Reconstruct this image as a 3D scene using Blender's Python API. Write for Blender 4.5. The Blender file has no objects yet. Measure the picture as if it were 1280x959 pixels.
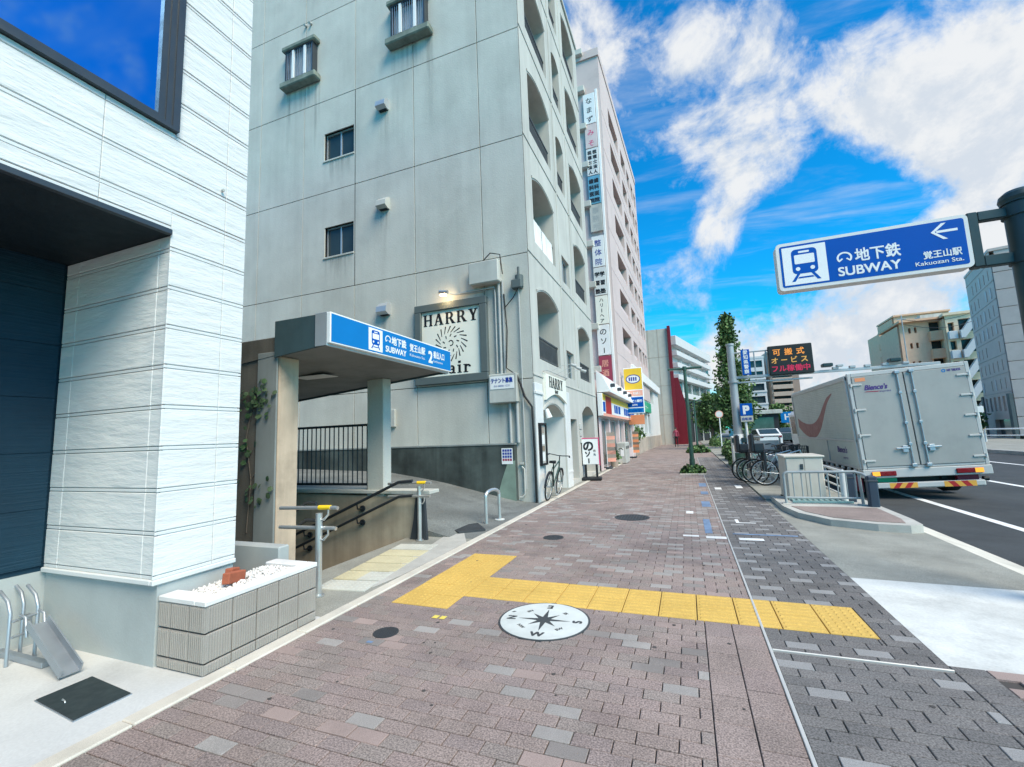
import bpy, math, random
from mathutils import Vector, Matrix
random.seed(11)
R = math.radians
S = bpy.context.scene
COL = S.collection
# ---------------------------------------------------------------- camera
cd = bpy.data.cameras.new('camera'); cam = bpy.data.objects.new('camera', cd); COL.objects.link(cam)
cd.sensor_fit = 'HORIZONTAL'; cd.sensor_width = 36; cd.lens = 558/1280*36; cd.clip_end = 3000; cd.clip_start = .05
CAMP = Vector((0, 0, 1.5))
Yc = Vector((858-640, -(537-479.5), -558)).normalized()
Pc = Vector((-142-640, -(575-479.5), -558))
Zc = Yc.cross(Pc).normalized()
if Zc.y < 0: Zc = -Zc
Xc = Yc.cross(Zc)
CR = Matrix((Xc, Yc, Zc))
cam.matrix_world = Matrix.Translation(CAMP) @ CR.to_4x4()
S.camera = cam
def in_view(p, m=0):
    c = CR.transposed() @ (Vector(p)-CAMP)
    if c.z > -.05: return False
    u = 640-558*c.x/c.z; v = 479.5+558*c.y/c.z
    return -m < u < 1280+m and -m < v < 959+m
# ---------------------------------------------------------------- sky and sun
SUN_EL, SUN_AZ = R(48), R(121)      # azimuth measured clockwise from +Y (street direction)
w = bpy.data.worlds.new('World'); S.world = w; w.use_nodes = True
nt = w.node_tree; N = nt.nodes; L = nt.links; N.clear()
def nd(t, **k):
    n = N.new(t)
    for a, b in k.items(): setattr(n, a, b)
    return n
def mth(op, a, b=None, c=None, clamp=False):
    n = nd('ShaderNodeMath', operation=op, use_clamp=clamp)
    for i, x in enumerate((a, b, c)):
        if x is None: continue
        if isinstance(x, (int, float)): n.inputs[i].default_value = x
        else: L.new(x, n.inputs[i])
    return n.outputs[0]
def smooth(x, a, b):
    n = nd('ShaderNodeMapRange', interpolation_type='SMOOTHSTEP')
    L.new(x, n.inputs[0]); n.inputs[1].default_value = a; n.inputs[2].default_value = b
    return n.outputs[0]
tc = nd('ShaderNodeTexCoord'); nrm = nd('ShaderNodeVectorMath', operation='NORMALIZE'); L.new(tc.outputs['Generated'], nrm.inputs[0])
D = nrm.outputs[0]
sep = nd('ShaderNodeSeparateXYZ'); L.new(D, sep.inputs[0])
den = mth('ADD', mth('MAXIMUM', sep.outputs[2], 0), .32)
pv = nd('ShaderNodeCombineXYZ')
L.new(mth('DIVIDE', sep.outputs[0], den), pv.inputs[0]); L.new(mth('DIVIDE', sep.outputs[1], den), pv.inputs[1]); L.new(mth('MULTIPLY', sep.outputs[2], 1.2), pv.inputs[2])
def noise(vec, sc, det=8, ro=.55, dist=0):
    n = nd('ShaderNodeTexNoise'); L.new(vec, n.inputs['Vector'])
    n.inputs['Scale'].default_value = sc; n.inputs['Detail'].default_value = det; n.inputs['Roughness'].default_value = ro; n.inputs['Distortion'].default_value = dist
    return n.outputs[0]
n1 = noise(D, 4.2, 11, .62, .25)
off = nd('ShaderNodeVectorMath', operation='ADD'); L.new(D, off.inputs[0]); off.inputs[1].default_value = (.012, -.01, .035)
n1b = noise(off.outputs[0], 4.2, 11, .62, .25)
n2 = noise(pv.outputs[0], 1.1, 3, .5)
n3 = noise(D, 13, 10, .66, .5)
wv = nd('ShaderNodeMapping'); L.new(pv.outputs[0], wv.inputs[0]); wv.inputs['Scale'].default_value = (1.2, 5.5, 2); wv.inputs['Rotation'].default_value = (0, 0, R(34))
n4 = noise(wv.outputs[0], 1.6, 7, .6, .4)
def direction(u, v):
    return (CR @ Vector((u-640, -(v-479.5), -558))).normalized()
def blob(az_el, rin, rout):
    dp = nd('ShaderNodeVectorMath', operation='DOT_PRODUCT'); L.new(D, dp.inputs[0]); dp.inputs[1].default_value = az_el
    return smooth(dp.outputs['Value'], math.cos(rout), math.cos(rin))
# cumulus banks of the day, as (direction, inner and outer angular radius, weight)
BANKS = [((880, 150), 1, 13, .34), ((970, 150), 1, 11, .26), ((900, 225), 0, 9, .24), ((880, 300), 0, 6, .2), ((935, 30), 0, 8, .22),
         ((1265, 40), 3, 14, .42), ((1260, 180), 3, 12, .4), ((1185, 160), 0, 6, .2), ((1075, 80), 0, 7, .24), ((1135, 175), 0, 6, .2), ((1240, 280), 0, 8, .2),
         ((780, 20), 3, 11, .2), ((700, 60), 1, 7, .16), ((760, 190), 1, 9, -.26), ((1180, 400), 4, 12, .36), ((1050, 420), 3, 11, .34), ((950, 440), 2, 9, .32), ((870, 415), 0, 6, .2),
         ((870, 470), 2, 8, .32), ((1000, 480), 5, 12, .32),
         ((1040, 270), 1, 9, -.3), ((950, 350), 0, 7, -.22), ((820, 280), 1, 9, -.3), ((1110, 20), 1, 7, -.3), ((1100, 240), 0, 6, -.26), ((790, 130), 0, 6, -.22), ((985, 330), 2, 9, -.26), ((800, 60), 0, 5, -.12)]
tot = mth('MULTIPLY_ADD', mth('SUBTRACT', n1, .5), 2.5, .44)
tot = mth('ADD', tot, mth('MULTIPLY', mth('SUBTRACT', n3, .5), .9))
tot = mth('ADD', tot, mth('MULTIPLY', mth('SUBTRACT', n2, .5), .1))
for (uv, a, b, wt) in BANKS:
    tot = mth('MULTIPLY_ADD', blob(direction(*uv), R(a), R(b)), wt*.68, tot)
cov = smooth(tot, .46, 1.02)
wis = mth('MULTIPLY', smooth(n4, .47, .85), .5)
cov = mth('MAXIMUM', cov, wis)
sky = nd('ShaderNodeTexSky', sky_type='NISHITA', sun_disc=False)
sky.sun_elevation = SUN_EL; sky.sun_rotation = SUN_AZ; sky.air_density = 1; sky.dust_density = .3; sky.ozone_density = 3
hs = nd('ShaderNodeHueSaturation'); hs.inputs['Saturation'].default_value = 1.32; L.new(sky.outputs[0], hs.inputs['Color'])
tint = nd('ShaderNodeMix', data_type='RGBA', blend_type='MULTIPLY'); tint.inputs[0].default_value = 1
L.new(hs.outputs[0], tint.inputs[6]); tint.inputs[7].default_value = (.13, 1.86, 2.0, 1)
shade = nd('ShaderNodeMix', data_type='RGBA'); L.new(smooth(mth('ADD', mth('MULTIPLY', mth('SUBTRACT', n1, n1b), 3.2), mth('ADD', mth('MULTIPLY', noise(D, 9, 10, .7), .55), .22)), .3, .72), shade.inputs[0])
shade.inputs[6].default_value = (5.5, 6.05, 6.75, 1); shade.inputs[7].default_value = (7.0, 7.2, 7.4, 1)
mixc = nd('ShaderNodeMix', data_type='RGBA'); L.new(cov, mixc.inputs[0]); L.new(tint.outputs[2], mixc.inputs[6]); L.new(shade.outputs[2], mixc.inputs[7])
bg = nd('ShaderNodeBackground'); bg.inputs[1].default_value = .1; L.new(mixc.outputs[2], bg.inputs[0])
wo = nd('ShaderNodeOutputWorld'); L.new(bg.outputs[0], wo.inputs[0])
ld = bpy.data.lights.new('sun', 'SUN'); ld.energy = 4.3; ld.angle = R(34); ld.color = (1, .875, .7)
sun = bpy.data.objects.new('sun', ld); COL.objects.link(sun)
sd = Vector((math.sin(SUN_AZ)*math.cos(SUN_EL), math.cos(SUN_AZ)*math.cos(SUN_EL), math.sin(SUN_EL)))
sun.rotation_euler = sd.to_track_quat('Z', 'Y').to_euler(); sun.location = (20, -20, 40)
S.view_settings.view_transform = 'Standard'; S.view_settings.look = 'None'; S.view_settings.exposure = 0.3; S.view_settings.gamma = 1
S.render.engine = 'CYCLES'
S.cycles.use_denoising = True
S.cycles.max_bounces = 8; S.cycles.diffuse_bounces = 4; S.cycles.sample_clamp_indirect = 6
# ---------------------------------------------------------------- materials
def mat(name, c, rough=.7, metal=0, var=.1, scale=2.5, bump=0, bscale=50, spec=.4, speck=0, sscale=260, streak=0, stain=0, squash=None, coat=0, emit=0, bdist=.01):
    m = bpy.data.materials.new(name); m.use_nodes = True
    t = m.node_tree; n = t.nodes; l = t.links; b = n['Principled BSDF']
    c = tuple(c)+(1,) if len(c) == 3 else c
    b.inputs['Roughness'].default_value = rough; b.inputs['Metallic'].default_value = metal
    b.inputs['Specular IOR Level'].default_value = spec
    if coat: b.inputs['Coat Weight'].default_value = coat; b.inputs['Coat Roughness'].default_value = .08
    if emit:
        b.inputs['Emission Color'].default_value = c; b.inputs['Emission Strength'].default_value = emit
    g = n.new('ShaderNodeNewGeometry'); P = g.outputs['Position']
    def nz(sc, det=4, ro=.55, mp=None):
        v = P
        if mp:
            q = n.new('ShaderNodeMapping'); q.inputs['Scale'].default_value = mp; l.new(P, q.inputs[0]); v = q.outputs[0]
        x = n.new('ShaderNodeTexNoise'); l.new(v, x.inputs['Vector']); x.inputs['Scale'].default_value = sc; x.inputs['Detail'].default_value = det; x.inputs['Roughness'].default_value = ro
        return x.outputs[0]
    def mr(x, a, bb, lo, hi):
        q = n.new('ShaderNodeMapRange'); l.new(x, q.inputs[0])
        for i, vv in enumerate((a, bb, lo, hi)): q.inputs[i+1].default_value = vv
        return q.outputs[0]
    def mulv(a, b2):
        q = n.new('ShaderNodeMath'); q.operation = 'MULTIPLY'; l.new(a, q.inputs[0]); l.new(b2, q.inputs[1]); return q.outputs[0]
    f = mr(nz(scale), .3, .7, 1-var, 1+var)
    if speck: f = mulv(f, mr(nz(sscale, 2), .35, .65, 1-speck, 1+speck))
    if streak: f = mulv(f, mr(nz(1.6, 5, .6, (1.5, 1.5, .11)), .42, .72, 1+streak*.15, 1-streak))
    if stain: f = mulv(f, mr(nz(1.1, 8, .68), .48, .7, 1, 1-stain))
    mx = n.new('ShaderNodeMix'); mx.data_type = 'RGBA'; mx.blend_type = 'MULTIPLY'; mx.inputs[0].default_value = 1
    mx.inputs[6].default_value = c; l.new(f, mx.inputs[7]); l.new(mx.outputs[2], b.inputs['Base Color'])
    if rough > .15: l.new(mr(nz(scale*3), .3, .7, max(0, rough-.08), min(1, rough+.08)), b.inputs['Roughness'])
    if bump:
        bp = n.new('ShaderNodeBump'); bp.inputs['Strength'].default_value = bump; bp.inputs['Distance'].default_value = bdist
        l.new(nz(bscale, 5, .6, squash), bp.inputs['Height']); l.new(bp.outputs[0], b.inputs['Normal'])
    return m
M_ = {}
def K(name, *a, **k):
    M_[name] = mat(name, *a, **k); return M_[name]
K('siding', (.69, .695, .675), .6, var=.02, bump=.4, bscale=3, squash=(1, 1, 4.5), bdist=.04)
K('siding_bead', (.66, .675, .665), .55, var=.04)
K('sealant', (.6, .61, .6), .8, var=.05)
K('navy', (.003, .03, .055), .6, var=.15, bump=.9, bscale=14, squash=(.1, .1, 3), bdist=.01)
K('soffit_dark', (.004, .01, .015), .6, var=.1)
K('render_grey', (.42, .45, .44), .85, var=.06, bump=.15, bscale=60, stain=.12)
K('frame_dark', (.06, .07, .08), .4, metal=.4, var=.05)
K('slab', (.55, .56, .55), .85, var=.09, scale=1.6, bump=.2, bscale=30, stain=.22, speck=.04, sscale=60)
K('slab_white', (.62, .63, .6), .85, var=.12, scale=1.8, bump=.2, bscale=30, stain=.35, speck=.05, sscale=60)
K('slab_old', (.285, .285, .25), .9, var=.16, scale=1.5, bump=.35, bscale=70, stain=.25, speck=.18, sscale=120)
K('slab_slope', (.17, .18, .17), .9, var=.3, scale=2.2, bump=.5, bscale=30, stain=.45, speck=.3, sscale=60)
K('mortar', (.07, .064, .06), .95, var=.15)
K('kerb', (.6, .56, .48), .85, var=.12, speck=.12, stain=.2, bump=.15)
K('kerb_grey', (.46, .45, .41), .9, var=.12, speck=.15, stain=.25, bump=.2)
K('asphalt', (.05, .054, .056), .85, var=.22, scale=.6, stain=.25, speck=.3, sscale=150, bump=.4, bscale=180, bdist=.004)
K('paint_white', (.78, .78, .76), .7, var=.1, stain=.25, scale=4)
K('paint_blue', (.17, .25, .38), .8, var=.2, stain=.5, scale=9)
K('paint_yellow', (.75, .6, .12), .7, var=.1)
K('ground', (.2, .2, .19), .95, var=.15, scale=.3)
RED = [(.268, .208, .19), (.282, .222, .2), (.252, .2, .185), (.27, .213, .19), (.258, .214, .192)]
LIGHT = (.32, .295, .275)
GREY = [(.152, .145, .141), (.17, .16, .153), (.142, .135, .131), (.16, .15, .145)]
for i, c in enumerate(RED): K('paver_red_%d' % i, c, .88, var=.16, scale=1.3, speck=.42, sscale=110, bump=.5, bscale=110, stain=.3, bdist=.004)
for i, c in enumerate(GREY): K('paver_grey_%d' % i, c, .88, var=.16, scale=1.3, speck=.42, sscale=110, bump=.35, bscale=160, stain=.2, bdist=.003)
K('paver_light', LIGHT, .88, var=.12, scale=2, speck=.22, sscale=230, bump=.3, bscale=160, stain=.25, bdist=.003)
K('paver_light_grey', (.27, .265, .26), .88, var=.12, scale=2, speck=.22, sscale=230, bump=.3, bscale=160, bdist=.003)
K('paver_grey_light', (.23, .205, .19), .88, var=.14, scale=1.6, speck=.25, sscale=230, bump=.35, bscale=160, stain=.2, bdist=.003)
K('paver_pink', (.32, .245, .22), .88, var=.12, scale=2, speck=.2, bump=.3, bscale=160, bdist=.003)
K('tactile', (.62, .405, .1), .8, var=.12, scale=2.2, stain=.32, speck=.12, sscale=90)
K('tactile_pale', (.55, .5, .33), .75, var=.08, scale=3, stain=.2)
K('tactile_white', (.53, .53, .47), .7, var=.08, scale=3, stain=.3)
K('steel', (.62, .63, .62), .35, metal=.75, var=.08)
K('galv', (.42, .46, .5), .5, metal=.8, var=.12)
K('strip', (.6, .58, .54), .5, metal=.3, var=.1)
K('inlay_white', (.6, .63, .6), .6, var=.08, stain=.2, scale=5)
K('inlay_dark', (.05, .055, .06), .5, var=.1)
K('iron', (.055, .06, .065), .6, metal=.3, var=.2, bump=.3, bscale=120)
K('hatch', (.018, .028, .03), .45, var=.2, scale=6)
K('block', (.32, .295, .265), .85, var=.08, speck=.12, bump=.5, bscale=90, squash=(1, 1, .05), bdist=.006)
K('coping', (.72, .7, .67), .8, var=.06, stain=.12)
K('pebble', (.72, .7, .66), .6, var=.2, scale=14)
K('brick', (.36, .1, .05), .8, var=.15, scale=8, bump=.2)
K('beige_pillar', (.5, .4, .3), .85, var=.12, stain=.4, streak=.4, bump=.15)
K('dark_stone', (.13, .12, .1), .9, var=.3, scale=2.2, streak=.55, stain=.4, bump=.3)
K('canopy_grey', (.04, .075, .085), .7, var=.12, streak=.25)
K('soffit', (.2, .21, .2), .8, var=.1, stain=.25)
K('stair_beige', (.42, .36, .27), .85, var=.1, streak=.35, stain=.25, bump=.15)
K('dark_metal', (.045, .055, .065), .45, metal=.5, var=.12)
K('black', (.012, .013, .015), .5, var=.1)
K('sign_blue', (.0, .085, .4), .55, var=.03, spec=.1)
K('sign_pale_blue', (.12, .36, .5), .6, var=.1)
K('sign_cyan', (.006, .18, .48), .55, var=.05, spec=.1)
K('white', (.8, .81, .8), .5, var=.03)
K('offwhite', (.68, .69, .67), .6, var=.05)
K('amber', (.95, .6, .02), .6, var=.05)
K('concrete', (.525, .525, .475), .9, var=.08, scale=.9, bump=.25, bscale=26, streak=.1, stain=.09, speck=.06, sscale=50, bdist=.02)
K('concrete_front', (.52, .515, .47), .88, var=.06, scale=.9, bump=.15, bscale=26, streak=.16, stain=.08, bdist=.015)
K('concrete_dark', (.22, .245, .24), .9, var=.1, streak=.2)
K('joint', (.13, .14, .135), .95, var=.1)
K('plinth', (.06, .075, .07), .85, var=.45, scale=1.4, streak=.5, stain=.45, bump=.3, bscale=20)
K('mossy', (.2, .27, .22), .9, var=.2, stain=.3)
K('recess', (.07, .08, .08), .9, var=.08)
K('glass_dark', (.03, .05, .055), .12, var=.1, spec=.35)
K('glass_sky', (.16, .34, .62), .04, metal=1, var=.02)
K('glass_frost', (.42, .45, .47), .3, var=.1, spec=.6)
K('alu', (.55, .57, .58), .4, metal=.6, var=.06)
K('cream', (.84, .83, .73), .5, var=.03)
K('sign_frame', (.1, .125, .125), .6, var=.08)
K('ink', (.015, .016, .02), .5, var=.05)
K('purple_ink', (.09, .05, .22), .6, var=.1)
K('navy_ink', (.02, .05, .3), .5, var=.05)
K('box_grey', (.5, .51, .47), .6, var=.06, stain=.15, streak=.2)
K('pipe', (.4, .42, .41), .6, var=.08)
K('bulb', (1, .72, .4), .4, emit=6)
K('rail_dark', (.09, .1, .105), .6, metal=.3, var=.2)
K('cloth_white', (.75, .75, .73), .85, var=.05)
K('tyre', (.02, .02, .021), .8, var=.1)
K('pink_tile', (.6, .49, .465), .75, var=.05, stain=.1, scale=.5)
K('pink_light', (.66, .54, .525), .75, var=.06, stain=.1)
K('beige_panel', (.5, .49, .44), .7, var=.05, streak=.1)
K('red_panel', (.15, .006, .016), .45, var=.08)
K('maroon', (.33, .05, .09), .6, var=.06)
K('yellow', (.85, .55, .04), .5, var=.04)
K('orange', (.8, .3, .14), .5, var=.05)
K('salmon', (.82, .4, .3), .5, var=.05)
K('green_sign', (.03, .38, .2), .5, var=.05)
K('magenta', (.7, .08, .2), .5, var=.04)
K('store_inside', (.25, .2, .15), .7, var=.4, scale=1.5)
K('stone_wall', (.42, .36, .3), .85, var=.15, scale=1.5, stain=.2)
K('glass_store', (.06, .09, .09), .08, var=.2, spec=.6)
K('glass_green', (.1, .19, .18), .1, var=.15, spec=.6)
K('lamp_green', (.05, .11, .085), .5, metal=.3, var=.1)
K('pole_dark', (.03, .055, .06), .45, metal=.4, var=.1)
K('pole_grey', (.38, .4, .41), .5, metal=.3, var=.08)
K('led_board', (.012, .014, .014), .5, var=.1)
K('led_orange', (1, .33, .05), .5, emit=.12)
K('led_red', (.6, .02, .08), .5, emit=.12)
K('led_yellow', (.75, .36, .08), .5, emit=.08)
K('truck_side', (.5, .54, .5), .5, metal=.05, var=.05, stain=.1)
K('truck_rear', (.385, .375, .35), .5, metal=.05, var=.05, scale=1.2, stain=.12, streak=.06)
K('truck_trim', (.5, .495, .475), .45, var=.04)
K('truck_dark', (.02, .022, .024), .6, var=.1)
K('truck_red', (.22, .01, .035), .4, var=.1)
K('swoosh', (.26, .1, .1), .5, var=.08)
K('lens_red', (.2, .006, .012), .25, var=.05)
K('lens_amber', (1, .38, .04), .3, emit=.6)
K('chevron_red', (.42, .02, .02), .5, var=.05)
K('chevron_yellow', (.75, .38, .06), .5, var=.05)
K('cabinet', (.56, .52, .45), .6, var=.05, stain=.12, streak=.15)
K('bollard', (.03, .045, .07), .5, var=.1)
K('fence_grey', (.36, .39, .39), .5, metal=.3, var=.1)
K('fence_white', (.68, .68, .66), .5, var=.06)
K('grille', (.32, .46, .44), .5, metal=.3, var=.1)
K('leaf_a', (.075, .15, .045), .6, var=.3, scale=1.5); K('leaf_b', (.115, .2, .06), .6, var=.3, scale=1.5); K('ivy_leaf', (.05, .085, .04), .6, var=.3, scale=9); K('leaf_c', (.045, .095, .035), .6, var=.3, scale=1.5)
K('bark', (.12, .1, .08), .9, var=.2, scale=8)
K('tan_brick', (.84, .52, .34), .8, var=.06); K('tan_dark', (.76, .45, .28), .8, var=.06); K('cream_wall', (.86, .66, .45), .8, var=.05)
K('sill_mossy', (.2, .235, .2), .9, var=.25, scale=5, stain=.4)
K('tower_grey', (.42, .38, .36), .6, var=.06); K('tower_light', (.56, .48, .43), .6, var=.05)
K('white_wall', (.58, .6, .6), .7, var=.04); K('brown_wall', (.33, .25, .2), .8, var=.06); K('brown_light', (.46, .38, .31), .8, var=.06)
K('skin', (.5, .32, .24), .6); K('car_white', (.75, .76, .77), .25, coat=.5, var=.02); K('car_dark', (.05, .06, .07), .25, coat=.5, var=.02)
K('bike_mint', (.3, .5, .47), .35, coat=.4, var=.05); K('bike_silver', (.5, .53, .55), .3, metal=.7, var=.05); K('bike_black', (.02, .024, .03), .4, var=.05); K('bike_green', (.03, .07, .06), .4, var=.05)
def film(name, c, amt):
    m = bpy.data.materials.new(name); m.use_nodes = True; t = m.node_tree; n = t.nodes; l = t.links; b = n['Principled BSDF']
    b.inputs['Base Color'].default_value = tuple(c)+(1,); b.inputs['Roughness'].default_value = .9; b.inputs['Specular IOR Level'].default_value = .2
    g = n.new('ShaderNodeNewGeometry'); q = n.new('ShaderNodeMapping'); q.inputs['Scale'].default_value = (9, 9, .5); l.new(g.outputs['Position'], q.inputs[0])
    x = n.new('ShaderNodeTexNoise'); l.new(q.outputs[0], x.inputs['Vector']); x.inputs['Scale'].default_value = 1; x.inputs['Detail'].default_value = 5
    uv = n.new('ShaderNodeUVMap'); sp = n.new('ShaderNodeSeparateXYZ'); l.new(uv.outputs[0], sp.inputs[0])
    r = n.new('ShaderNodeMapRange'); l.new(x.outputs[0], r.inputs[0]); r.inputs[1].default_value = .4; r.inputs[2].default_value = .75; r.inputs[4].default_value = amt
    e = n.new('ShaderNodeMath'); e.operation = 'POWER'; l.new(sp.outputs[1], e.inputs[0]); e.inputs[1].default_value = 1.4
    k = n.new('ShaderNodeMath'); k.operation = 'MULTIPLY'; l.new(r.outputs[0], k.inputs[0]); l.new(e.outputs[0], k.inputs[1])
    # fade at both vertical sides
    a1 = n.new('ShaderNodeMath'); a1.operation = 'PINGPONG'; l.new(sp.outputs[0], a1.inputs[0]); a1.inputs[1].default_value = .5
    a2 = n.new('ShaderNodeMapRange'); l.new(a1.outputs[0], a2.inputs[0]); a2.inputs[2].default_value = .2
    k2 = n.new('ShaderNodeMath'); k2.operation = 'MULTIPLY'; l.new(k.outputs[0], k2.inputs[0]); l.new(a2.outputs[0], k2.inputs[1])
    l.new(k2.outputs[0], b.inputs['Alpha']); M_[name] = m
film('rain_film', (.14, .16, .15), .5)
# ---------------------------------------------------------------- mesh helpers
ORG = {}
def F(o, a): # upright frame: u along the wall, v up, w outward
    a = R(a); o = Vector(o)
    return Matrix(((math.cos(a), 0, math.sin(a), o.x), (math.sin(a), 0, -math.cos(a), o.y), (0, 1, 0, o.z), (0, 0, 0, 1)))
def FY(y): return F((0, y, 0), 0)
def FX(x): return F((x, 0, 0), 90)
def FZ(z=0, x=0, y=0, rot=0): return Matrix.Translation((x, y, z)) @ Matrix.Rotation(R(rot), 4, 'Z')
I4 = Matrix.Identity(4)
TXT = {}
def glyphs(s):
    if s not in TXT:
        c = bpy.data.curves.new('lettering', 'FONT'); c.body = s; c.size = 1
        o = bpy.data.objects.new('lettering', c); COL.objects.link(o)
        m = bpy.data.meshes.new_from_object(o.evaluated_get(bpy.context.evaluated_depsgraph_get()))
        TXT[s] = ([tuple(v.co[:2]) for v in m.vertices], [tuple(p.vertices) for p in m.polygons])
        bpy.data.objects.remove(o); bpy.data.curves.remove(c); bpy.data.meshes.remove(m)
    return TXT[s]
class MB:
    def __init__(s): s.v = []; s.f = []; s.m = []; s.s = []
    def add(s, vs, fs, m=0, M=None, sm=False):
        n = len(s.v)
        if M is not None: vs = [tuple(M @ Vector(v)) for v in vs]
        s.v += [tuple(v) for v in vs]; s.f += [tuple(i+n for i in f) for f in fs]; s.m += [m]*len(fs); s.s += [sm]*len(fs)
        return s
    def box(s, a, b, m=0, M=None):
        (x0, y0, z0), (x1, y1, z1) = a, b
        x0, x1 = min(x0, x1), max(x0, x1); y0, y1 = min(y0, y1), max(y0, y1); z0, z1 = min(z0, z1), max(z0, z1)
        return s.add([(x0, y0, z0), (x1, y0, z0), (x1, y1, z0), (x0, y1, z0), (x0, y0, z1), (x1, y0, z1), (x1, y1, z1), (x0, y1, z1)],
              [(0, 3, 2, 1), (4, 5, 6, 7), (0, 1, 5, 4), (1, 2, 6, 5), (2, 3, 7, 6), (3, 0, 4, 7)], m, M)
    def cbox(s, a, b, c=.01, m=0, M=None): # box with chamfered edges
        lo = [min(p, q) for p, q in zip(a, b)]; hi = [max(p, q) for p, q in zip(a, b)]
        c = min(c, min(h-l for h, l in zip(hi, lo))*.45)
        vs = []; idx = {}
        for sx in (0, 1):
            for sy in (0, 1):
                for sz in (0, 1):
                    for ax in range(3):
                        p = []
                        for k, sg in enumerate((sx, sy, sz)):
                            e = hi[k] if sg else lo[k]
                            p.append(e if k == ax else (e-c if sg else e+c))
                        idx[sx, sy, sz, ax] = len(vs); vs.append(p)
        fs = []
        for ax in range(3):
            o1, o2 = (ax+1) % 3, (ax+2) % 3
            for sg in (0, 1):
                q = []
                for a1, a2 in ((0, 0), (1, 0), (1, 1), (0, 1)):
                    k = [0, 0, 0]; k[ax] = sg; k[o1] = a1; k[o2] = a2; q.append(idx[k[0], k[1], k[2], ax])
                fs.append(tuple(q) if sg else tuple(q[::-1]))
            for s1 in (0, 1):
                for s2 in (0, 1):
                    q = []
                    for e in (0, 1):
                        k = [0, 0, 0]; k[ax] = e; k[o1] = s1; k[o2] = s2
                        q.append((idx[tuple(k)+(o1,)], idx[tuple(k)+(o2,)]))
                    fs.append((q[0][0], q[0][1], q[1][1], q[1][0]) if s1 == s2 else (q[0][1], q[0][0], q[1][0], q[1][1]))
        for sx in (0, 1):
            for sy in (0, 1):
                for sz in (0, 1):
                    t = [idx[sx, sy, sz, k] for k in range(3)]
                    fs.append(tuple(t) if (sx+sy+sz) % 2 else tuple(t[::-1]))
        return s.add(vs, fs, m, M)
    def plate(s, u0, v0, u1, v1, t, c, m=0, M=None, w0=0): # front-chamfered plate
        vs = [(u0, v0, w0), (u1, v0, w0), (u1, v1, w0), (u0, v1, w0), (u0, v0, t-c), (u1, v0, t-c), (u1, v1, t-c), (u0, v1, t-c),
              (u0+c, v0+c, t), (u1-c, v0+c, t), (u1-c, v1-c, t), (u0+c, v1-c, t)]
        fs = [(8, 9, 10, 11)]
        for i in range(4):
            j = (i+1) % 4; fs += [(i, j, j+4, i+4), (i+4, j+4, j+8, i+8)]
        return s.add(vs, fs, m, M)
    def cyl(s, p0, p1, r0, r1=None, n=12, m=0, M=None, caps=True, sm=True):
        p0 = Vector(p0); p1 = Vector(p1); r1 = r0 if r1 is None else r1
        d = (p1-p0).normalized(); a = d.orthogonal().normalized(); b = d.cross(a)
        vs = []
        for p, r in ((p0, r0), (p1, r1)):
            for i in range(n):
                t = 2*math.pi*i/n; vs.append(p+a*(r*math.cos(t))+b*(r*math.sin(t)))
        fs = [(i, (i+1) % n, n+(i+1) % n, n+i) for i in range(n)]
        s.add(vs, fs, m, M, sm)
        if caps: s.add(vs, [tuple(range(n))[::-1], tuple(range(n, 2*n))], m, M)
        return s
    def tube(s, pts, r, n=8, m=0, M=None, closed=False, caps=True):
        pts = [Vector(p) for p in pts]; k = len(pts); vs = []; a = None
        for i, p in enumerate(pts):
            if closed: d = pts[(i+1) % k]-pts[i-1]
            else: d = pts[min(i+1, k-1)]-pts[max(i-1, 0)]
            d.normalize()
            if a is None: a = d.orthogonal().normalized()
            else: a = (a-d*a.dot(d)).normalized()
            b = d.cross(a); rr = r[i] if isinstance(r, (list, tuple)) else r
            vs += [p+a*(rr*math.cos(2*math.pi*j/n))+b*(rr*math.sin(2*math.pi*j/n)) for j in range(n)]
        fs = []
        for i in range(k if closed else k-1):
            for j in range(n):
                i2 = (i+1) % k; fs.append((i*n+j, i*n+(j+1) % n, i2*n+(j+1) % n, i2*n+j))
        s.add(vs, fs, m, M, True)
        if caps and not closed: s.add(vs, [tuple(range(n))[::-1], tuple(range((k-1)*n, k*n))], m, M)
        return s
    def prism(s, poly, h0, h1, m=0, M=None, m_side=None): # polygon extruded along w
        n = len(poly)
        A = sum(poly[i][0]*poly[(i+1) % n][1]-poly[(i+1) % n][0]*poly[i][1] for i in range(n))
        if A < 0: poly = poly[::-1]
        vs = [(p[0], p[1], h0) for p in poly]+[(p[0], p[1], h1) for p in poly]
        s.add(vs, [tuple(range(n))[::-1], tuple(range(n, 2*n))], m, M)
        return s.add(vs, [(i, (i+1) % n, n+(i+1) % n, n+i) for i in range(n)], m if m_side is None else m_side, M)
    def flat(s, poly, w, m=0, M=None): return s.add([(p[0], p[1], w) for p in poly], [tuple(range(len(poly)))], m, M)
    def disc(s, c, r, w, n=32, m=0, M=None, r0=0):
        if r0:
            vs = [(c[0]+q*math.cos(2*math.pi*i/n), c[1]+q*math.sin(2*math.pi*i/n), w) for q in (r0, r) for i in range(n)]
            return s.add(vs, [(i, n+i, n+(i+1) % n, (i+1) % n) for i in range(n)], m, M)
        return s.flat([(c[0]+r*math.cos(2*math.pi*i/n), c[1]+r*math.sin(2*math.pi*i/n)) for i in range(n)], w, m, M)
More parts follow.
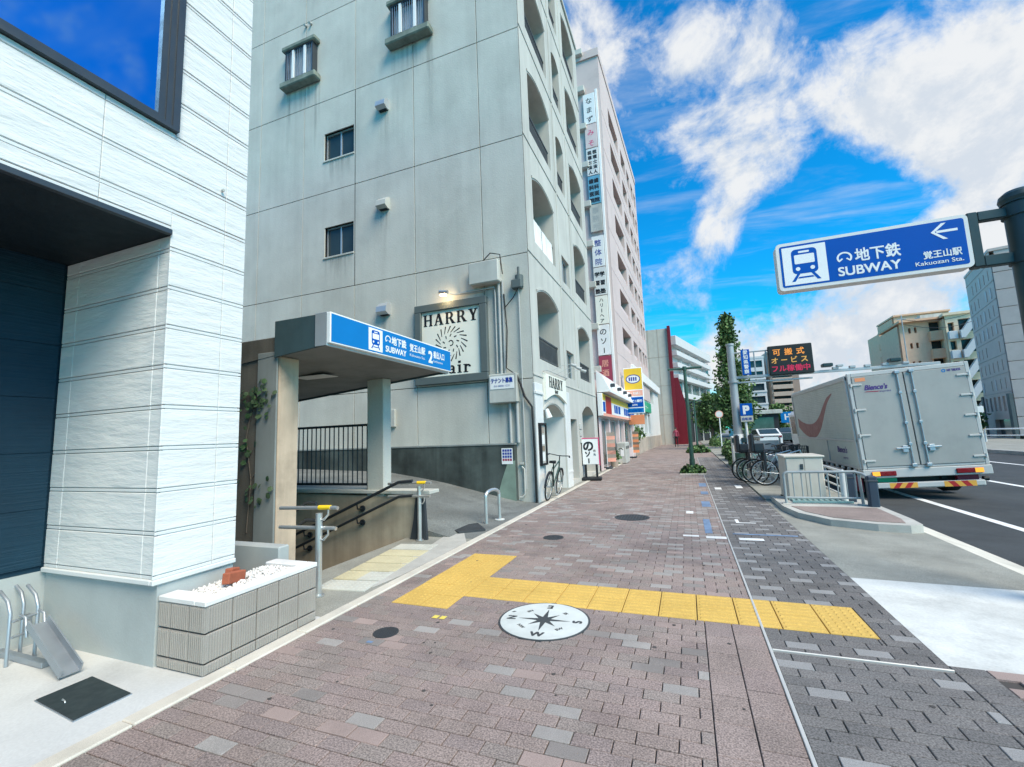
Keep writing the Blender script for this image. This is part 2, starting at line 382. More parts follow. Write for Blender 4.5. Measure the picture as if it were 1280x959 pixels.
    def text(s, t, u, v, size, w=.003, m=0, M=None, wid=None, align='l', bold=0, rot=0, shear=0):
        vs, fs = glyphs(t); x0 = min(p[0] for p in vs); x1 = max(p[0] for p in vs)
        k = size; kx = size if wid is None else wid/(x1-x0)
        off = {'l': -x0*kx, 'c': -(x0+x1)/2*kx, 'r': -x1*kx}[align]
        ca, sa = math.cos(R(rot)), math.sin(R(rot))
        for b in ((0, 0),) if not bold else ((-bold, -bold), (bold, -bold), (-bold, bold), (bold, bold), (0, 0)):
            out = []
            for p in vs:
                x = p[0]*kx+off+b[0]+p[1]*k*shear; y = p[1]*k+b[1]
                out.append((u+x*ca-y*sa, v+x*sa+y*ca, w))
            s.add(out, fs, m, M); w += .0004
        return s
    def wall(s, M, u0, u1, v0, v1, holes=(), depth=.2, m=0, mr=None, back=None): # face with openings and reveals
        mr = m if mr is None else mr
        us = sorted({u0, u1, *[h[0] for h in holes], *[h[2] for h in holes]}); vs_ = sorted({v0, v1, *[h[1] for h in holes], *[h[3] for h in holes]})
        us = [x for x in us if u0 <= x <= u1]; vs_ = [x for x in vs_ if v0 <= x <= v1]
        for i in range(len(us)-1):
            for j in range(len(vs_)-1):
                uc = (us[i]+us[i+1])/2; vc = (vs_[j]+vs_[j+1])/2
                if any(h[0] < uc < h[2] and h[1] < vc < h[3] for h in holes): continue
                s.add([(us[i], vs_[j], 0), (us[i+1], vs_[j], 0), (us[i+1], vs_[j+1], 0), (us[i], vs_[j+1], 0)], [(0, 1, 2, 3)], m, M)
        for h in holes:
            a, b, c, d = h[:4]; rise = h[4] if len(h) > 4 else 0; n = 12
            if rise:
                W = (c-a)/2; rad = (W*W+rise*rise)/(2*rise)
                arc = []
                for i in range(n+1):
                    x = -W+2*W*i/n; arc.append((a+W+x, d-rise+math.sqrt(max(rad*rad-x*x, 0))-(rad-rise)))
                for i in range(n):
                    p, q = arc[i], arc[i+1]
                    s.add([(p[0], p[1], 0), (q[0], q[1], 0), (q[0], d+1e-4, 0), (p[0], d+1e-4, 0)], [(0, 1, 2, 3)], m, M)
            else: arc = [(a, d), (c, d)]
            loop = [(a, b)]+arc+[(c, b)]
            for i in range(len(loop)):
                p, q = loop[i], loop[(i+1) % len(loop)]
                s.add([(p[0], p[1], 0), (q[0], q[1], 0), (q[0], q[1], -depth), (p[0], p[1], -depth)], [(0, 1, 2, 3)], mr, M)
            if back is not None: s.add([(p[0], p[1], -depth) for p in loop], [tuple(range(len(loop)))[::-1]], back, M)
        return s
    def build(s, name, mats, parent=None, kind=None):
        me = bpy.data.meshes.new(name); o0 = ORG.get(parent, Vector((0, 0, 0))) if parent else Vector((0, 0, 0))
        me.from_pydata([(x-o0.x, y-o0.y, z-o0.z) for x, y, z in s.v], [], s.f)
        if not isinstance(mats, (list, tuple)): mats = [mats]
        for q in mats: me.materials.append(M_[q])
        if len(mats) > 1: me.polygons.foreach_set('material_index', s.m)
        me.polygons.foreach_set('use_smooth', s.s); me.update()
        o = bpy.data.objects.new(name, me); COL.objects.link(o)
        if parent: o.parent = parent; ORG[o] = o0
        if kind: o['kind'] = kind
        return o
def tag(o, label=None, cat=None, group=None, kind=None):
    if label: o['label'] = label
    if cat: o['category'] = cat
    if group: o['group'] = group
    if kind: o['kind'] = kind
    return o
def thing(name, label, cat, loc=(0, 0, 0), group=None):
    o = bpy.data.objects.new(name, None); COL.objects.link(o); o.location = loc; o.empty_display_size = .1
    ORG[o] = Vector(loc); return tag(o, label, cat, group)
def local(o): ORG[o] = Vector((0, 0, 0)); return o
def dup(root, loc, rz=None, label=None):
    r = root.copy(); COL.objects.link(r); r.location = loc
    if rz is not None: r.rotation_euler = (0, 0, rz)
    if label: r['label'] = label
    for c0 in list(root.children):
        c = c0.copy(); COL.objects.link(c); c.parent = r
        for g0 in list(c0.children):
            g = g0.copy(); COL.objects.link(g); g.parent = c
    return r
def inst(src, name, parent, loc, rz=0):
    o = bpy.data.objects.new(name, src); COL.objects.link(o); o.parent = parent; o.location = loc; o.rotation_euler = (0, 0, rz); return o
for s_ in ['地下鉄', 'SUBWAY', '覚王山駅', 'Kakuozan Sta.', '2', '番出入口', 'Exit/Entrance', '可', '搬', '式', 'オ', 'ー', 'ビ', 'ス', 'フル', '稼働', '中', 'P', 'N', 'E', 'S', 'W', 'NE', 'NW', 'SE', 'SW']: glyphs(s_)
# ================================================================ ground, road, pavement
b = MB(); HX0, HX1, HY0, HY1 = -7.4, -4.16, 4.12, 6.1
for (x0, x1, y0, y1) in ((-500, HX0, -300, 700), (HX1, 500, -300, 700), (HX0, HX1, -300, HY0), (HX0, HX1, HY1, 700)):
    b.add([(x0, y0, -.2), (x1, y0, -.2), (x1, y1, -.2), (x0, y1, -.2)], [(0, 1, 2, 3)])
ground = b.build('ground', 'ground', kind='structure')
b = MB(); b.add([(3.3, -14, -.15), (13.4, -14, -.15), (13.4, 40, -.15), (15.2, 60, -.15), (20, 90, -.15), (27, 130, -.15), (9, 130, -.15), (5.2, 90, -.15), (3.9, 60, -.15), (3.3, 40, -.15)], [tuple(range(10))])
road = b.build('road', 'asphalt', kind='structure')
for (x0, x1, y0, y1) in ((4.42, 4.56, 5, 60), (7.28, 7.42, 9, 18), (7.28, 7.42, 24, 33), (10.6, 10.74, 4, 60)):
    MB().box((x0, y0, -.149), (x1, y1, -.146)).build('lane_line', 'paint_white', road)
b = MB()
for i in range(20):
    MB().cbox((13.4, -10+i*3, -.2), (13.58, -10+i*3+2.99, .02), .015).build('kerb_stone', 'kerb_grey', road)
MB().box((13.58, -14, -.2), (21, 60, .01)).build('far_pavement', 'slab_old', kind='structure')
pave = MB().box((-2.95, -3, -.2), (1.385, 110, -.014)).build('pavement', 'mortar', kind='structure')
# tactile strip and platform, compass and covers leave gaps in the brickwork
T = .296
TX0, TY0 = -2.70, 3.66
SX0, SY0 = TX0+2*T, 3.985
CXY, CRAD = (-1.2, 3.65), .372
NS = 11
covers = [(-1.01, 8.27, .3), (-1.94, 6.51, .15), (-2.33, 3.09, .1)]
EX = [(TX0, TY0, TX0+2*T, TY0+6*T), (SX0, SY0, SX0+NS*T+.002, SY0+2*T)]
strips = [(.405, -2, .425, 26), (.425, 3.6, 1.385, 3.612)]
EX += strips
def cut(rects, ex):
    out = []
    for (a, b2, c, d) in rects:
        x0, y0, x1, y1 = ex
        if x0 >= c or x1 <= a or y0 >= d or y1 <= b2: out.append((a, b2, c, d)); continue
        if a < x0: out.append((a, b2, x0, d))
        if c > x1: out.append((x1, b2, c, d))
        m0, m1 = max(a, x0), min(c, x1)
        if b2 < y0: out.append((m0, b2, m1, y0))
        if d > y1: out.append((m0, y1, m1, d))
    return out
rects = []
def rows(x0, x1, y0, y1, zone, pl=.2, pw=.1):
    n = int(round((y1-y0)/pw))
    for j in range(n):
        y = y0+j*pw; off = (j % 2)*pl/2; k = 0; x = x0-off
        while x < x1-.01:
            a, c = max(x, x0), min(x+pl, x1)
            if c-a > .02: rects.append(((a, y, c, y+pw), zone, (j, k)))
            x += pl; k += 1
YB = 3.985
rows(-2.95, .015, YB-.1*60, YB, 'r'); rows(-2.95, .405, YB, YB+.1*220, 'r')
for j in range(24):          # border of larger flags along the metal strip
    for a, c in ((.015, .205), (.205, .405)):
        y = YB-.26*(j+1)+(.1 if a > .1 else 0); rects.append(((a, y, c, min(y+.26, YB)), 'b', (j, int(a > .1))))
rows(.425, 1.385, YB-.1*60, YB+.1*220, 'g')
pieces = []
rnd = random.Random(5)
for (r, z, (j, k)) in rects:
    rs = [r]
    for e in EX: rs = cut(rs, e)
    if z == 'r':
        far = r[1] > YB+.55
        if far: lightp = .22 if (j % 2 == 0) else .1
        else: lightp = .05
        v = rnd.random()
        m = 'paver_light' if v < lightp else 'paver_red_%d' % rnd.randrange(5)
        if lightp < v < lightp+.03: m = 'paver_pink'
        if lightp+.03 < v < lightp+.07: m = 'paver_grey_light'
    elif z == 'b': m = rnd.choice(['paver_red_1', 'paver_red_3', 'paver_red_2', 'paver_grey_light', 'paver_red_0', 'paver_red_1'])
    else: m = 'paver_light_grey' if j % 3 == 0 and (k+j//3) % 2 == 0 and rnd.random() < .85 else 'paver_grey_%d' % rnd.randrange(4)
    for q in rs:
        if q[2]-q[0] < .02 or q[3]-q[1] < .02: continue
        cx_, cy_ = (q[0]+q[2])/2, (q[1]+q[3])/2
        if math.hypot(cx_-CXY[0], cy_-CXY[1]) < CRAD-.12: continue
        if any(math.hypot(cx_-a, cy_-b2) < c-.07 for a, b2, c in covers): continue
        pieces.append((q, m, cx_, cy_))
pieces.sort(key=lambda p: (0 if in_view((p[2], p[3], 0)) else 1, p[2]**2+p[3]**2))
cache = {}
field = MB(); fm = sorted({p[1] for p in pieces})
for i, (q, m, cx_, cy_) in enumerate(pieces):
    sx, sy = round(q[2]-q[0], 3), round(q[3]-q[1], 3); g = .003
    h = rnd.uniform(-.0016, .0016)
    if i < 300:
        key = (sx, sy, m)
        if key not in cache:
            o = MB().plate(-sx/2+g, -sy/2+g, sx/2-g, sy/2-g, .014, .003).build('paver', m, pave); o.location = (cx_, cy_, -.014+h); cache[key] = o.data
        else: o = inst(cache[key], 'paver', pave, (cx_, cy_, -.014+h))
        o.rotation_euler = (rnd.uniform(-.004, .004), rnd.uniform(-.004, .004), rnd.uniform(-.006, .006))
    elif cy_ > -2.2:
        field.plate(q[0]+g, q[1]+g, q[2]-g, q[3]-g, h, .003, fm.index(m), None, w0=-.014)
field.build('paver', fm, pave, kind='stuff')
for st in strips: MB().cbox((st[0], st[1], -.013), (st[2], st[3], .008), .003).build('joint_strip', 'strip', pave)
# beyond the counted bricks the surface is too far to tell them apart
fs = MB().add([(-2.95, 25.985, -.003), (1.385, 25.985, -.003), (1.385, 60, -.003), (4.2, 110, -.003), (-1.0, 110, -.003), (-2.95, 60, -.003)], [tuple(range(6))]).build('distant_paving', 'paver_red_1', pave)
# tactile tiles
def tile(kind, m):
    t = MB(); s2 = T/2-.0035
    t.plate(-s2, -s2, s2, s2, .016, .003)
    if kind == 'bar':
        for k in range(4):
            y = (k-1.5)*.073; t.plate(-.125, y-.016, .125, y+.016, .005, .005, 0, Matrix.Translation((0, 0, .016)))
    else:
        for i in range(5):
            for j in range(5):
                x, y = (i-2)*.056, (j-2)*.056
                t.add([(x-.013, y-.013, .0155), (x+.013, y-.013, .0155), (x+.013, y+.013, .0155), (x-.013, y+.013, .0155), (x-.006, y-.006, .0205), (x+.006, y-.006, .0205), (x+.006, y+.006, .0205), (x-.006, y+.006, .0205)],
                      [(4, 5, 6, 7), (0, 1, 5, 4), (1, 2, 6, 5), (2, 3, 7, 6), (3, 0, 4, 7)])
    return t.build('tactile_tile', m, pave)
td = tile('dot', 'tactile'); td.location = (TX0+T/2, TY0+T/2, -.014)
for i in range(2):
    for j in range(6):
        if (i, j) != (0, 0): inst(td.data, 'tactile_tile', pave, (TX0+(i+.5)*T, TY0+(j+.5)*T, -.014+rnd.uniform(-.001, .001)))
tb = tile('bar', 'tactile'); tb.location = (SX0+T/2, SY0+T/2, -.014)
for i in range(NS):
    for j in range(2):
        if (i, j) == (0, 0): continue
        X = SX0+(i+.5)*T
        inst(td.data if i == NS-1 else tb.data, 'tactile_tile', pave, (X, SY0+(j+.5)*T, -.014+rnd.uniform(-.001, .001)))
# pale tiles at the head of the stairs
def rotpt(p, o, a): return (o[0]+p[0]*math.cos(a)-p[1]*math.sin(a), o[1]+p[0]*math.sin(a)+p[1]*math.cos(a))
# kerb stones at the property line
ks = MB().cbox((-.06, -.298, -.2), (.06, .298, .012), .008).build('kerb_stone', 'kerb', pave); ks.location = (-3.01, -2.2, 0)
for i in range(1, 46): inst(ks.data, 'kerb_stone', pave, (-3.01, -2.2+.6*i, rnd.uniform(-.003, .003)))
# painted survey and cycle marks
def mark(poly, m, z=.0035):
    b = MB(); b.prism(poly, .0028, z); return b.build('painted_mark', m, pave)
def rq(x0, y0, x1, y1): return [(x0, y0), (x1, y0), (x1, y1), (x0, y1)]
for r, m in (((.2, 12.9, .38, 13.7), 'paint_blue'), ((.2, 11.4, .36, 11.9), 'paint_blue'), ((.17, 9.6, .33, 10.3), 'paint_blue'), ((.14, 7.2, .24, 8.3), 'paint_blue'), ((.5, 7.2, 1.3, 7.26), 'paint_blue'),
             ((-.16, 6.95, .05, 7.05), 'paint_white'), ((.14, 6.88, .4, 7.02), 'paint_white'), ((.55, 6.86, .85, 6.99), 'paint_white'), ((.62, 8.05, .9, 8.1), 'paint_white'), ((.62, 8.1, .67, 8.35), 'paint_white'), ((-.12, 8.8, .0, 9.05), 'paint_white'), ((.55, 12.3, .7, 12.7), 'paint_white'), ((1.05, 12.6, 1.2, 13.2), 'paint_white'),
             ((-2.13, 3.44, -2.08, 3.5), 'paint_yellow'), ((-2.06, 3.44, -2.01, 3.5), 'paint_yellow'), ((-2.37, 2.9, -2.32, 2.93), 'paint_blue')):
    mark(rq(*r), m)
rg = random.Random(17); b = MB()
for i in range(70):
    x, y = rg.uniform(-2.9, 1.3), 1.2+rg.random()**1.6*11; r = rg.uniform(.006, .017); n = 9; ph = rg.random()*6
    b.prism([(x+r*rg.uniform(.7, 1.2)*math.cos(ph+2*math.pi*k/n), y+r*rg.uniform(.7, 1.2)*math.sin(ph+2*math.pi*k/n)) for k in range(n)], .0, .0032)
b.build('gum_spots', 'mortar', pave, kind='stuff')
# right-hand surfaces
apr = MB()
apr.add([(1.385, 5.45, -.003), (2.7, 5.45, -.02), (2.95, 5.45, -.03), (2.95, 10.6, -.03), (1.385, 10.6, -.003)], [(0, 1, 2, 3, 4)])
apr = apr.build('driveway', 'slab_old', kind='structure')
MB().add([(1.385, 3.68, -.003), (3.0, 3.68, -.025), (3.0, 5.45, -.025), (1.385, 5.45, -.003)], [(0, 1, 2, 3)]).build('concrete_ground', 'slab_white', kind='structure')
gut = MB().add([(2.95, -6, -.03), (3.34, -6, -.14), (3.34, 60, -.14), (2.95, 60, -.03)], [(0, 1, 2, 3)]).build('road_edge', 'kerb', kind='structure')
MB().box((1.385, -3, -.2), (1.56, 3.68, -.014)).build('pavement', 'mortar', kind='structure')
ep = bpy.data.objects['pavement.001']
for k in range(40):
    y = 3.68-.1*(k+1)
    if y < -.2: break
    for a, c in ((1.385, 1.56),): MB().plate(a+.003, y+.003, c-.003, y+.097, .014, .003, 0, FZ(-.014)).build('paver', 'paver_grey_%d' % (k % 4), ep)
pz = MB().box((1.56, -3, -.2), (2.95, 3.68, -.014)).build('pavement', 'mortar', kind='structure')
pm = MB().plate(-.098, -.048, .098, .048, .014, .003).build('paver', 'paver_pink', pz); pm.location = (1.66, 3.63, -.014)
for j in range(14):
    for i in range(7):
        if (i, j) != (0, 0): inst(pm.data, 'paver', pz, (1.66+.2*i+(j % 2)*.1, 3.63-.1*j, -.014+rnd.uniform(-.001, .001)))
isl = MB().prism([(1.5, 10.6), (1.5, 9.3), (1.6, 8.65), (1.9, 8.1), (2.4, 7.85), (2.75, 7.8), (2.92, 7.9), (2.96, 8.3), (2.98, 10.6)], -.1, .085).build('pavement_island', 'kerb_grey', kind='structure')
MB().prism([(1.62, 9.3), (1.72, 8.75), (1.98, 8.25), (2.45, 8.0), (2.75, 7.95), (2.82, 8.3), (2.84, 9.25)], .0862, .092).build('paving_infill', 'paver_red_3', isl)
MB().box((1.4, 10.6, -.1), (2.95, 62, .03)).build('verge', 'slab_old', kind='structure')
# left-hand surfaces
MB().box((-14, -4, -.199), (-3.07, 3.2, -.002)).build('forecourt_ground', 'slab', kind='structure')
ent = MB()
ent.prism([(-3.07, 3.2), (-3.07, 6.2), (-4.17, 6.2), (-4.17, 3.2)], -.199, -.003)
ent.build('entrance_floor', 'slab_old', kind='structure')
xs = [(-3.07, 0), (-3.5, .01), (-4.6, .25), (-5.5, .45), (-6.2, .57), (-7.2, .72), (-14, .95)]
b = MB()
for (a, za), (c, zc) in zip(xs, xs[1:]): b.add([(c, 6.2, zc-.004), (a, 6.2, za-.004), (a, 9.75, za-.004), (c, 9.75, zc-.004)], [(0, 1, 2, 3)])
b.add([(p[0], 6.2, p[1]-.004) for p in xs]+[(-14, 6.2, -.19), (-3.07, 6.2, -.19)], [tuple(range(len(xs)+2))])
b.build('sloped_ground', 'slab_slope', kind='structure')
MB().prism([(-3.08, 5.95), (-3.4, 6.5), (-3.62, 6.3), (-3.3, 4.4), (-3.15, 3.95), (-3.09, 4.4)], .0, .006).build('ramp_wedge', 'kerb_grey', bpy.data.objects['entrance_floor'])
MB().box((-3.3, 9.75, -.1), (-2.95, 26, .006)).build('frontage_strip', 'slab_old', kind='structure')
# ---------------------------------------------------------------- compass and covers set in the pavement
t = thing('compass_inlay', 'round white compass rose set flush in the brick pavement', 'compass', (CXY[0], CXY[1], 0))
Mc = FZ(0, CXY[0], CXY[1])
MB().prism([(CRAD*math.cos(i*math.pi/32), CRAD*math.sin(i*math.pi/32)) for i in range(64)], -.01, .005, 0, Mc).build('rim', 'inlay_dark', t)
MB().prism([((CRAD-.016)*math.cos(i*math.pi/32), (CRAD-.016)*math.sin(i*math.pi/32)) for i in range(64)], .0, .0062, 0, Mc).build('disc', 'inlay_white', t)
A0 = math.atan2(3.36-3.65, -1.16+1.2)-0.05      # where the W points
b = MB()
def pt(r, a): return (r*math.cos(a), r*math.sin(a))
for k in range(8):
    a = A0+k*math.pi/4; ln = .215 if k % 2 == 0 else .155
    b.prism([pt(.055, a-math.pi/8), pt(ln, a), pt(.055, a+math.pi/8), (0, 0)], .0064, .0072, 0, Mc)
b.build('star', 'inlay_dark', t)
b = MB()
for k, s_ in enumerate(['W', 'SW', 'S', 'SE', 'E', 'NE', 'N', 'NW']):
    a = A0+k*math.pi/4; big = k % 2 == 0; rr = .27 if big else .215; z_ = .1 if big else .045
    c_ = pt(rr, a); rot = math.degrees(a)+90
    h_ = z_*.35
    b.text(s_, c_[0]+h_*math.sin(R(rot)), c_[1]-h_*math.cos(R(rot)), z_, .0066, 0, Mc, None, 'c', bold=.004 if big else .001, rot=rot)
a = A0+5.5*math.pi/4
c_ = pt(.31, a); b.prism([(c_[0]-.02, c_[1]-.01), (c_[0], c_[1]-.014), (c_[0]+.02, c_[1]+.01), (c_[0], c_[1]+.016)], .0064, .0072, 0, Mc)
b.build('lettering', 'inlay_dark', t)
for (x, y, r), lb in zip(covers, ['large round iron cover in the middle of the brick pavement', 'small round iron cover near the kerb line beyond the yellow tiles', 'small dark round cover nearest the subway entrance and planter']):
    o = thing('manhole_cover', lb, 'manhole cover', (x, y, 0), 'iron covers in the pavement')
    n = 40
    MB().prism([(x+r*math.cos(2*math.pi*i/n), y+r*math.sin(2*math.pi*i/n)) for i in range(n)], -.01, .0042).build('rim', 'iron', o)
    b = MB(); st = r/6
    for i in range(-5, 6):
        for j in range(-5, 6):
            if math.hypot(i*st, j*st) < r*.86: b.plate(x+i*st-st*.3, y+j*st-st*.3, x+i*st+st*.3, y+j*st+st*.3, .003, .002, 0, FZ(.0042))
    b.build('tread', 'iron', o)
o = thing('drain_plate', 'flat rusty steel plate on the concrete before the hoop rail', 'cover plate', (-3.5, 6.8, 0))
MB().prism([(-3.85, 6.75), (-3.5, 7.2), (-3.14, 6.74), (-3.47, 6.45)], 0.0, .03).build('plate', 'iron', o)
# ================================================================ white sided building
wb = thing('white_building', 'white building with rough horizontal siding and dark recess at the left edge', 'building', (-3.54, 2.12, 0))
X0 = -3.56; YE = 2.74; SOF = 3.14; CY0 = 2.12; XB = -4.97
core = MB()
core.box((-12, CY0+.03, .56), (X0-.02, YE-.02, 10)); core.box((-12, -8, SOF+.06), (X0-.02, YE-.02, 10))
core.build('wall', 'sealant', wb)
MB().box((-12, CY0+.04, -.1), (X0-.02, YE-.01, .555)).build('foundation', 'render_grey', wb)
MB().box((-12, -8, -.1), (XB-.02, CY0+.05, .555)).build('foundation', 'render_grey', wb)
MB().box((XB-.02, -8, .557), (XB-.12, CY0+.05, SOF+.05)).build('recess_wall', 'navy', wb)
b = MB()
z = .6
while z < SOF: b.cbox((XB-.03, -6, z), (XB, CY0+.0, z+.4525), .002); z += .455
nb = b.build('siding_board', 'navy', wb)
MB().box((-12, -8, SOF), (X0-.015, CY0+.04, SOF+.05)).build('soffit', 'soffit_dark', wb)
MB().cbox((X0-.03, -8, SOF-.012), (X0+.012, CY0-.0, SOF+.03), .004).build('soffit_trim', 'frame_dark', wb)
C0 = .303; ZB = .585
WIN = (-4.0, 3.965, CY0+.0, 9.0)          # y0, z0, y1, z1 of the big window
def board(axis, a0, a1, z0, z1, plane, parent=wb):
    Mx = FX(plane) if axis == 'x' else FY(plane)
    b = MB(); bd = .026
    if z1-z0 > .12:
        b.plate(a0+.0015, z0+bd+.006, a1-.0015, z1-.003, .01, .004, 0, Mx)
        b.plate(a0+.0015, z0+.003, a1-.0015, z0+bd, .008, .003, 1, Mx)
    else: b.plate(a0+.0015, z0+.003, a1-.0015, z1-.003, .01, .004, 0, Mx)
    return b.build('siding_board', ['siding', 'siding_bead'], parent)
JY = [2.545, 1.66, .1, -1.4, -3, -5]
k = 0
z = ZB
while z < 9.6:
    z1 = z+C0
    low = z < SOF-.02
    lo = z
    seg = []
    yend = YE
    if low and z1 > SOF+.02:       # course cut by the soffit edge
        ye = [CY0]+[j for j in JY if j < CY0]
        for a1, a0 in zip(ye, ye[1:]): board('x', a0, a1, SOF+.031, z1, X0-.016)
    y_lo = CY0 if low else -6
    ys = [yend]+[j for j in JY if j > y_lo+.02]+[y_lo]
    for a1, a0 in zip(ys, ys[1:]):
        if z1 > WIN[1] and a0 < WIN[2]:
            if a1 <= WIN[2]+.01:
                if z < WIN[1]-.02: board('x', a0, a1, z, WIN[1], X0-.02)
                continue
            if z < WIN[1]-.02:
                board('x', a0, WIN[2], z, WIN[1], X0-.02)
            a0 = WIN[2]
        board('x', a0, a1, z, z1, X0-.02)
    if low:
        ztop = min(z1, SOF)
        xs_ = [X0-.02, X0-.16, -4.78, XB]
        for a1, a0 in zip(xs_, xs_[1:]): board('y', a0, a1, z, ztop, CY0+.022)
    z = z1
b = MB()
b.cbox((X0-.035, CY0-.004, ZB-.035), (X0+.004, YE, ZB+.002), .006); b.cbox((XB, CY0-.004, ZB-.035), (X0-.0352, CY0+.03, ZB+.002), .006)
b.build('base_trim', 'siding_bead', wb)
wn = MB()
y1, z0 = WIN[2], WIN[1]
for off, wd, dp in ((0, .05, .03), (.05, .045, .018), (.095, .05, .008)):
    wn.box((X0-.06, y1-off-wd, z0+off*.55), (X0+dp, y1-off, 9)); wn.box((X0-.06, -5, z0+off*.55), (X0+dp-.002, y1-off-wd, z0+(off+wd)*.55))
wf = wn.build('window', 'frame_dark', wb)
MB().box((X0-.03, -5, z0+.079), (X0-.015, y1-.145, 9)).build('pane', 'glass_sky', wf)
MB().cyl((X0, 2.5, 3.69), (X0+.02, 2.5, 3.69), .012, m=0).build('fixing', 'box_grey', wb)
# ---------------------------------------------------------------- things in the forecourt
o = thing('floor_hatch', 'square black metal hatch in the pale concrete forecourt', 'hatch', (-3.58, 1.78, 0))
q = [(-3.86, 1.655), (-3.80, 1.96), (-3.32, 1.875), (-3.36, 1.6)]
q = [(-3.85, 1.66), (-3.85, 1.95), (-3.33, 1.90), (-3.33, 1.61)]
MB().prism(q, -.02, .0042).build('frame', 'galv', o)
cx_ = sum(p[0] for p in q)/4; cy_ = sum(p[1] for p in q)/4
MB().prism([(cx_+(p[0]-cx_)*.96, cy_+(p[1]-cy_)*.96) for p in q], .0, .009).build('lid', 'hatch', o)
MB().tube([(-3.66, 1.71, .009), (-3.66, 1.71, .016), (-3.61, 1.70, .016), (-3.61, 1.70, .009)], .004, 6).build('handle', 'steel', o)
o = thing('cycle_rack', 'galvanised bicycle ramp and wheel lock frames by the grey foundation', 'bicycle rack', (-4.4, 1.9, 0))
d0 = Vector((-4.0, 1.9, .02)); d1 = Vector((-4.52, 1.93, .27))
dx = (d1-d0).normalized(); sy = Vector((0, 1, 0)); up = dx.cross(sy).normalized()
if up.z < 0: up = -up
b = MB(); wv_ = .055
def bar4(b, p0, p1, s_, u_, w2, h2, m=0):
    v = [p+s_*(a*w2)+u_*(c*h2) for p in (p0, p1) for a, c in ((-1, -1), (1, -1), (1, 1), (-1, 1))]
    b.add(v, [(0, 1, 2, 3), (7, 6, 5, 4), (0, 4, 5, 1), (1, 5, 6, 2), (2, 6, 7, 3), (3, 7, 4, 0)], m)
bar4(b, d0, d1, sy, up, wv_, .004)
for s2 in (-1, 1): bar4(b, d0+sy*s2*wv_+up*.025, d1+sy*s2*wv_+up*.025, sy, up, .005, .028)
b.build('ramp_channel', 'galv', o)
b = MB()
for yy in (1.84, 1.99):
    for xx in (-4.66, -4.86):
        b.tube([(xx, yy, 0), (xx, yy, .36), (xx-.05, yy, .44), (xx-.17, yy, .5)], .012, 8)
b.tube([(-4.52, 1.88, .2), (-4.55, 1.88, .33), (-4.62, 1.88, .34)], .01, 8); b.tube([(-4.52, 1.98, .2), (-4.55, 1.98, .33), (-4.62, 1.98, .34)], .01, 8)
for zz in (.2, .31): b.tube([(-4.62, 1.84, zz), (-4.66, 1.99, zz)], .009, 6)
b.build('wheel_frame', 'galv', o)
MB().cbox((-5.6, 1.9, 0), (-4.35, 1.95, .04), .004).build('base_rail', 'galv', o)
MB().cbox((-4.93, 2.02, .18), (-4.89, 2.06, .26), .004).build('bracket', 'galv', o)
# ---------------------------------------------------------------- block planter
PX0, PX1, PY0, PY1 = -3.57, -3.09, 2.17, 3.14
pl = thing('block_planter', 'low planter of ribbed grey blocks with pale coping filled with white pebbles', 'planter', ((PX0+PX1)/2, (PY0+PY1)/2, 0))
MB().box((PX0+.03, PY0+.03, -.05), (PX1-.03, PY1-.03, .36)).build('core', 'mortar', pl)
zr = [(0, .072), (.076, .262), (.266, .437)]
ys = [PY0+.008+i*(PY1-PY0-.008)/5 for i in range(6)]
xs_ = [PX0, PX0+.13, PX0+.32, PX1]
def block(Mx, a0, a1, z0, z1):
    b = MB(); g = .003
    b.plate(a0+g, z0+g, a1-g, z1-g, .03, .004, 0, Mx, w0=0)
    n = max(3, int((a1-a0)/.02)); 
    for i in range(n): 
        c = a0+.01+(a1-a0-.02)*(i+.5)/n; b.plate(c-.0065, z0+g+.005, c+.0065, z1-g-.005, .006, .004, 0, Mx @ Matrix.Translation((0, 0, .029)))
    return b.build('block', 'block', pl)
for z0, z1 in zr:
    for a0, a1 in zip(ys, ys[1:]): block(FX(PX1-.03), a0, a1, z0, z1)
    for a0, a1 in zip(xs_, xs_[1:]): block(FY(PY0+.03), a0, a1-(.004 if a1 == PX1 else 0), z0, z1)
b = MB()
cz0, cz1 = .438, .475
b.cbox((PX1-.10, PY0-.005, cz0), (PX1+.006, PY1+.004, cz1), .006); b.cbox((PX0, PY0-.005, cz0), (PX1-.101, PY0+.13, cz1), .006); b.cbox((PX0, PY1-.11, cz0), (PX1-.101, PY1+.004, cz1), .006)
b.build('coping', 'coping', pl)
b = MB(); rp = random.Random(3)
ico = [(0, 0, 1), (.89, 0, .45), (.28, .85, .45), (-.72, .53, .45), (-.72, -.53, .45), (.28, -.85, .45), (.72, .53, -.45), (-.28, .85, -.45), (-.89, 0, -.45), (-.28, -.85, -.45), (.72, -.53, -.45), (0, 0, -1)]
icf = [(0, 1, 2), (0, 2, 3), (0, 3, 4), (0, 4, 5), (0, 5, 1), (1, 6, 2), (2, 7, 3), (3, 8, 4), (4, 9, 5), (5, 10, 1), (6, 7, 2), (7, 8, 3), (8, 9, 4), (9, 10, 5), (10, 6, 1), (11, 7, 6), (11, 8, 7), (11, 9, 8), (11, 10, 9), (11, 6, 10)]
for i in range(1300):
    x = rp.uniform(PX0+.02, PX1-.1); y = rp.uniform(PY0+.14, PY1-.12); s_ = rp.uniform(.008, .017)
    zz = .425+.02*math.sin(7*x)*math.sin(5*y)+rp.uniform(0, .02)
    Mx = Matrix.Translation((x, y, zz)) @ Matrix.Rotation(rp.uniform(0, 6), 4, Vector((rp.random(), rp.random(), rp.random()+.1)).normalized()) @ Matrix.Diagonal((s_, s_*.8, s_*.6, 1))
    b.add(ico, icf, 0, Mx, True)
b.build('gravel', 'pebble', pl, kind='stuff')
